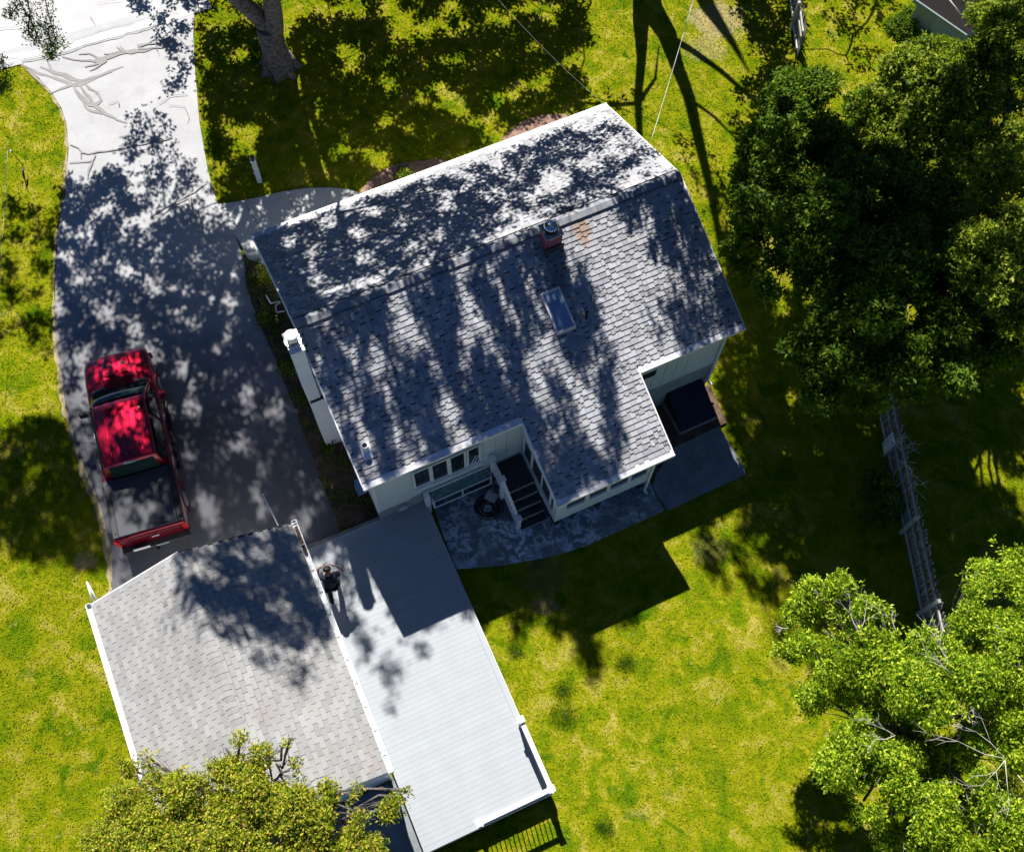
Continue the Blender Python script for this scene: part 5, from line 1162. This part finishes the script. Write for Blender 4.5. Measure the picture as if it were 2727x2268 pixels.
for poly, dn, ns, thr, tid, an in SH:
    xs = [p[0] for p in poly]; ys = [p[1] for p in poly]; area = (max(xs)-min(xs))*(max(ys)-min(ys))
    n = int(area*dn*62)
    for _ in range(n):
        x, y = rng.uniform(min(xs), max(xs)), rng.uniform(min(ys), max(ys))
        ex, ey = x+.25*noise.noise(Vector((x, y, 5))*1.5), y+.25*noise.noise(Vector((x, y, 8))*1.5)
        if not inpoly(ex, ey, poly): continue
        al, pe = (x*SX+y*SY)/SL*an, (-x*SY+y*SX)/SL
        if noise.noise(Vector((al, pe, tid*7.7))*ns)+(.5 if an == 1 else .3)*noise.noise(Vector((al, pe, 30+tid))*ns*2.6) < thr: continue
        h = lift((x, y), rng.uniform(0, 2.6)); P_ = (x-SX*h, y-SY*h, h)
        px_, py_ = topx(P_)
        if -40 < px_ < 2767 and -40 < py_ < 2300:
            h += 2.5; P_ = (x-SX*h, y-SY*h, h)
            px_, py_ = topx(P_)
            if -40 < px_ < 2767 and -40 < py_ < 2300: continue
        TR[tid]['c'].append(P_); TR[tid]['a'].append((rng.normal(0, .4), rng.normal(0, .4), 1))
LB = ['large maple with a forked grey trunk standing in the front lawn at the top left', 'tall tree beyond the top edge of the lawn whose limbs shade the grass', 'tall tree beyond the top right corner shading the trees below it']
TT = [MB(), MB(), MB()]
def qlimb(tid, pts, hs, rs):
    """limb given by its shadow line in the photo (ground) and heights"""
    P = []
    for (x, y), h in zip(pts, hs):
        q = at(x, y, 0); h = max(h, 0); P.append(Vector((q.x-SX*h, q.y-SY*h, h)))
    TT[tid].tube([p-TR[tid]['base'] for p in P], rs, 9)
# tree 0: visible trunk with two limbs
b0_ = TR[0]['base']
def tp(x, y, z): return at(x, y, z)-b0_
tr0 = MB()
tr0.tube([(0, .05, -.15), (0, .1, .15), tp(738, 150, .8), tp(722, 105, 1.6), tp(712, 70, 2.3)], [.62, .50, .43, .40, .36], 14)
tr0.tube([tp(722, 110, 1.5), tp(706, 62, 2.3), tp(672, 30, 3.1), tp(630, -5, 4.0), tp(560, -60, 5.4), tp(480, -150, 7.5)], [.34, .30, .27, .24, .22, .16], 12)
tr0.tube([tp(724, 110, 1.5), tp(730, 70, 2.3), tp(728, 35, 3.1), tp(722, -10, 4.2), tp(715, -80, 5.6), tp(730, -240, 8.5)], [.36, .31, .28, .26, .23, .16], 12)
for k in range(7):
    a = k*.9+.2; tr0.tube([(.28*math.cos(a), .08+.26*math.sin(a), .6), (.46*math.cos(a), .05+.42*math.sin(a), .2), (.72*math.cos(a), .05+.62*math.sin(a), -.08)], [.2, .17, .08], 8)
tops0 = [tp(480, -150, 7.5), tp(730, -240, 8.5), tp(560, -60, 5.4)]
# shadows of limbs on driveway and lawn (tree 0) and lawn (tree 1)
qlimb(0, [(720, 330), (690, 480), (640, 620), (590, 780), (520, 950), (470, 1120), (440, 1300)], [8.6, 9.2, 9.6, 10.2, 11.2, 12.0, 12.6], [.17, .16, .14, .12, .09, .07, .04])
qlimb(0, [(650, 640), (560, 630), (460, 640), (400, 650), (330, 690)], [9.8, 9.9, 10.0, 10.1, 10.3], [.09, .08, .07, .05, .03])
qlimb(0, [(600, 760), (480, 845), (380, 850), (300, 890)], [10.3, 10.6, 10.9, 11.2], [.07, .06, .05, .03])
qlimb(0, [(780, 100), (830, 300), (900, 520), (960, 700), (1010, 860)], [6, 7.5, 8.8, 9.6, 11.0], [.12, .11, .09, .07, .05])
qlimb(0, [(440, 560), (430, 440), (400, 330), (385, 300)], [9.0, 8.4, 8.0, 7.8], [.04, .035, .03, .02])
qlimb(1, [(1690, -250), (1712, -60), (1730, 20), (1775, 90), (1800, 170), (1835, 260), (1862, 380), (1895, 520), (1920, 640)], [.0, 1.2, 2.6, 4.0, 5.2, 6.2, 7.2, 8.3, 9.4], [.55, .50, .46, .36, .25, .21, .18, .13, .10])
qlimb(1, [(1715, -40), (1706, 60), (1708, 160), (1698, 270), (1704, 370), (1725, 440)], [1.4, 3.0, 4.2, 5.6, 7.0, 8.0], [.38, .28, .16, .13, .11, .06])
qlimb(1, [(1698, 275), (1620, 282), (1540, 272), (1450, 280)], [5.6, 6.0, 6.4, 6.6], [.08, .07, .05, .03])
qlimb(1, [(1700, 275), (1745, 210), (1755, 120)], [5.6, 5.0, 4.2], [.09, .05, .015])
qlimb(1, [(1785, 100), (1850, 140), (1920, 190), (2000, 260), (2060, 320)], [4.4, 5.2, 6.2, 7.2, 8.0], [.14, .12, .10, .08, .05])
qlimb(1, [(1845, 270), (1900, 310), (1960, 370)], [6.4, 7.0, 7.6], [.07, .06, .03])
qlimb(1, [(1840, 560), (1900, 760), (1890, 900)], [8.6, 10.0, 11.2], [.09, .07, .05])
for tid, T0 in enumerate(TR):
    base = T0['base']; o = empty('big_tree', base, 0, LB[tid], 'tree')
    C = np.array(T0['c']) ; A = np.array(T0['a'])
    mb_ = tr0 if tid == 0 else MB()
    if tid: mb_.tube([(0, 0, -.1), (.1, .1, 2.5), (.25, .2, 5.0), (.2, .5, 8.5), (.3, 1.0, 11), (.2, 1.6, 13.5)], [.62, .5, .42, .28, .14, .03], 14)
    mb_.build('trunk', M['bark'], o)
    if TT[tid].v: TT[tid].build('limbs', M['bark'], o)
    st = tops0 if tid == 0 else [Vector((.2, .5, 8.5)), Vector((.25, .2, 5.0)), Vector((.22, .3, 7.0))]
    lm = MB()
    nodes = [(p, 0) for p in st]; todo = [Vector(C[i])-base+Vector((0, .15, .15)) for i in rng.choice(len(C), 90, replace=False)]
    todo.sort(key=lambda c: min((c-p).length for p in st))
    for c in todo:
        s_, dp = min(nodes, key=lambda q: (q[0]-c).length+.15*q[1]); mid = s_.lerp(c, .5)+Vector((R3.uniform(-.3, .3), R3.uniform(-.1, .3), R3.uniform(0, .4)))
        r_ = max(.016, .07*.72**dp); lm.tube([s_, s_.lerp(mid, .5)+Vector((0, 0, .08)), mid, c], [r_, r_*.9, r_*.75, r_*.5], 5)
        nodes += [(mid, dp+.5), (c, dp+1)]
    lm.build('boughs', M['bark'], o)
    co = rosettes(C-np.array(base), A, 8, .17, .5, 1.2, .09); me = quads_mesh('crown', co); c = link('crown', me, M['leafthick'], o); c['kind'] = 'stuff'
# leafy sprays hanging into view at the top left
sp_o = empty('hanging_branch', at(60, -80, 8), 0, 'leafy branch tips hanging into view over the road at the top left corner', 'branch')
bo = sp_o.location
pts_ = []; axs = []
paths = [[(20, -60), (60, 20), (90, 70), (110, 120), (140, 150)], [(90, -60), (120, 0), (135, 60), (150, 110), (170, 125)], [(50, 10), (30, 40), (22, 35)], [(60, -40), (80, 30), (75, 90), (95, 110)], [(100, 60), (130, 90), (140, 140), (130, 152)],
         [(-60, 140), (0, 165), (18, 190), (14, 230), (2, 255)], [(-40, 200), (8, 220), (4, 250)]]
lm = MB()
for pa_ in paths:
    P = [at(x, y, 8.2-.12*i)-bo for i, (x, y) in enumerate(pa_)]; lm.tube(P, [.02-.003*i for i in range(len(P))], 5)
    for a_, b_ in zip(P[:-1], P[1:]):
        for _ in range(34): t_ = rng.uniform(0, 1); pts_.append(a_.lerp(b_, t_)+Vector(rng.normal(0, .085, 3))); axs.append((rng.normal(0, .5), rng.normal(0, .5), 1))
lm.build('twigs', M['bark'], sp_o)
pts_ = np.array(pts_); me = quads_mesh('leaves', rosettes(pts_, np.array(axs), 5, .075, .4)); c = link('leaves', me, M['leafdark'], sp_o); c['kind'] = 'stuff'

# ------------------------------------------------------------------ low plants
def clump(name, c, r, n, L, mat, label, h=.15, cat='plant', k=7):
    c = Vector(c); o = empty(name, c, 0, label, cat)
    P = np.stack([rng.normal(0, r*.5, n), rng.normal(0, r*.5, n), np.abs(rng.normal(0, h, n))+.02], 1)
    me = quads_mesh('leaves', rosettes(P, np.stack([rng.normal(0, .5, n), rng.normal(0, .5, n), np.ones(n)], 1), k, L, .4)); link('leaves', me, mat, o)
    st_ = MB(); 
    for i in range(min(6, n)): st_.tube([(0, 0, 0), tuple(P[i])], [.008, .004], 5)
    st_.build('stem', M['bark'], o); return o
clump('vine', G(2345, 1345), .55, 160, .16, M['leafdark'], 'clump of broad dark vine leaves against the left side of the picket fence', .5)
clump('vine', G(2330, 1280), .3, 50, .14, M['leafdark'], 'smaller tuft of dark leaves just above the large vine clump', .3)
clump('plant', G(708, 750), .22, 60, .09, M['leafyellow'], 'yellow green plant at the north west corner of the house', .3)
clump('plant', G(710, 850), .28, 50, .10, M['leafmid'], 'small green weed clump in the mulch strip below the yellow plant', .15)
clump('plant', G(765, 985), .25, 45, .09, M['leafmid'], 'green weed beside the white chimney base on the driveway side', .12)
clump('plant', G(815, 1075), .22, 40, .09, M['leafdark'], 'dark green weed in the strip midway down the west wall', .12)
clump('plant', G(870, 1190), .22, 40, .10, M['leafdark'], 'dark leafy weed at the foot of the white chimney', .12)
clump('plant', G(1075, 470), .18, 40, .14, M['leafmid'], 'spiky green plant in the mulch bed by the front gutter', .1)
clump('plant', G(1128, 1330), .15, 30, .08, M['leafdark'], 'small dark weed in the corner between deck and house wall', .1)
for i, (x, y, r) in enumerate(((1838, 440, .0),)): pass
# leafy ground cover along the west wall strip
gcP = []
xs = [p.x for p in bedC]; ys = [p.y for p in bedC]; bc = [(p.x, p.y) for p in bedC]
while len(gcP) < 520:
    x_, y_ = rng.uniform(min(xs), max(xs)), rng.uniform(min(ys), max(ys))
    if inpoly(x_, y_, bc) and noise.noise(Vector((x_, y_, 2))*1.6) > -.12: gcP.append((x_, y_, zg(x_, y_)+.04+abs(rng.normal(0, .06))))
gcP = np.array(gcP); gme = quads_mesh('ground_cover', rosettes(gcP, np.stack([rng.normal(0, .5, 520), rng.normal(0, .5, 520), np.ones(520)], 1), 7, .085, .35))
gco = link('ground_cover', gme, M['leafdark']); tag(gco, 'low dark green weeds and ivy covering the strip between driveway and west wall', 'ground cover', kind='stuff')
clover = [(1500, 1905, .38, 'largest round dark clover patch on the lawn east of the deck'), (1498, 1838, .24, 'small clover patch just above the largest one'), (1608, 2205, .26, 'lone clover patch near the bottom edge of the lawn'), (1372, 1730, .2, 'narrow clover tuft close to the deck edge'),
          (1665, 1765, .3, 'faint clover patch in the middle of the lawn')]
for x, y, r, lb in clover:
    clump('clover_patch', G(x, y), r*1.1, int(800*r), .035, leaf_mat('clover', [(0, (.03, .075, .002)), (1, (.075, .14, .004))], .2, spec=.03) if x == 1500 else bpy.data.materials['clover'], lb, .012, 'clover')
# dead twigs draped on the fence
dt = empty('dead_twigs', G(2410, 1200), 0, 'tangle of pale dead twigs caught on the picket fence', 'twigs'); m_ = MB(); do = dt.location
for k in range(34):
    y = R3.uniform(1150, 1300); x = 2395+(y-1150)*.28+R3.uniform(-12, 18); p_ = at(x, y, .5+R3.uniform(-.1, .25))-do
    d_ = Vector((R3.uniform(-.5, .5), R3.uniform(-.5, .3), R3.uniform(-.1, .15))); m_.tube([p_, p_+d_*.5+Vector((0, 0, .05)), p_+d_], [.012, .009, .004], 4)
m_.build('twigs', M['twig'], dt)

# ------------------------------------------------------------------ grass blades over the lawn
HP = [W(u0+.1, WB), W(W1, WB), W(W1, WF), W(u0+.1, WF)]; GP = [W(a0+.2, b0-.2, 0, YG), W(a1-.1, b0-.2, 0, YG), W(a1-.1, b1, 0, YG), W(a0+.2, b1, 0, YG)]
DP = [W(d0, e0, 0, YG), W(d1, e0, 0, YG), W(d1, e1, 0, YG), W(d0, e1, 0, YG)]; SP_ = [W(-6, 3.5, 0, YG), W(-1.2, 3.5, 0, YG), W(-1.2, -2, 0, YG), W(-6, -2, 0, YG)]
ban = [[(p[0], p[1]) for p in P] for P in (drivew, [G(*p) for p in walk], PW, HP, GP, DP, SP_, bedA, bedB, bedC, [at(x, y, -.84) for x, y in ((1738, 1290), (1780, 1358), (1985, 1262), (1915, 1135), (1800, 1000))], [(-60, 6.6), (-17.95, 25.20), (-11.32, 28.11), (40, 50.6), (34, 62), (-66, 19)])]
def np_in(x, y, P):
    c = np.zeros(len(x), bool); j = len(P)-1
    for i in range(len(P)):
        xi, yi = P[i]; xj, yj = P[j]
        if yi != yj: c ^= ((yi > y) != (yj > y)) & (x < (xj-xi)*(y-yi)/(yj-yi)+xi)
        j = i
    return c
n = 420000
x = rng.uniform(-19, 18, n); y = rng.uniform(-1, 31, n)
fx = (x*F/np.maximum(1, (HC)*math.cos(TH)+y*math.sin(TH)))
ok = (np.abs(fx) < 1480)
for P in ban: ok &= ~np_in(x, y, P)
x, y = x[ok], y[ok]; n = len(x)
uu = x*math.cos(YH)+y*math.sin(YH); vv = -x*math.sin(YH)+y*math.cos(YH)
s_ = lambda t: np.clip(t, 0, 1)**2*(3-2*np.clip(t, 0, 1))
a = s_((uu+1.3)/3.6); lo = 3.5*(1-a)+10.3*a; z = -.9*s_((16.5-vv)/(16.5-lo))
ph = rng.uniform(0, 6.28, n); wd = rng.uniform(.010, .026, n); hh = rng.uniform(.015, .05, n); ln_ = rng.uniform(.02, .09, n); pd = rng.uniform(0, 6.28, n)
b = np.stack([x, y, z], 1); sd = np.stack([np.cos(ph)*wd, np.sin(ph)*wd, 0*x], 1); tip = b+np.stack([np.cos(pd)*ln_, np.sin(pd)*ln_, hh], 1)
me = quads_mesh('grass', np.stack([b-sd, b+sd, tip], 1), 3); g = link('grass', me, M['grass']); tag(g, 'short yellow green lawn grass around the house and garage', 'grass', kind='stuff')
print('clusters', [len(t['c']) for t in TR], 'blades', n)

# groups for repeats
GRP = {'shade_tree': 'trees standing along the right side of the yard', 'garden_tree': 'trees cut by the bottom edge of the photo', 'big_tree': 'tall trees whose shade falls on house and lawn', 'plant': 'weeds and small plants round the house walls',
       'clover_patch': 'dark clover patches on the rear lawn', 'vine': 'vine clumps on the picket fence', 'picket_fence': 'wooden picket fences', 'overhead_wire': 'overhead wires running to the house'}
for o in COL.objects:
    if o.parent is None and o.name.split('.')[0] in GRP: o['group'] = GRP[o.name.split('.')[0]]
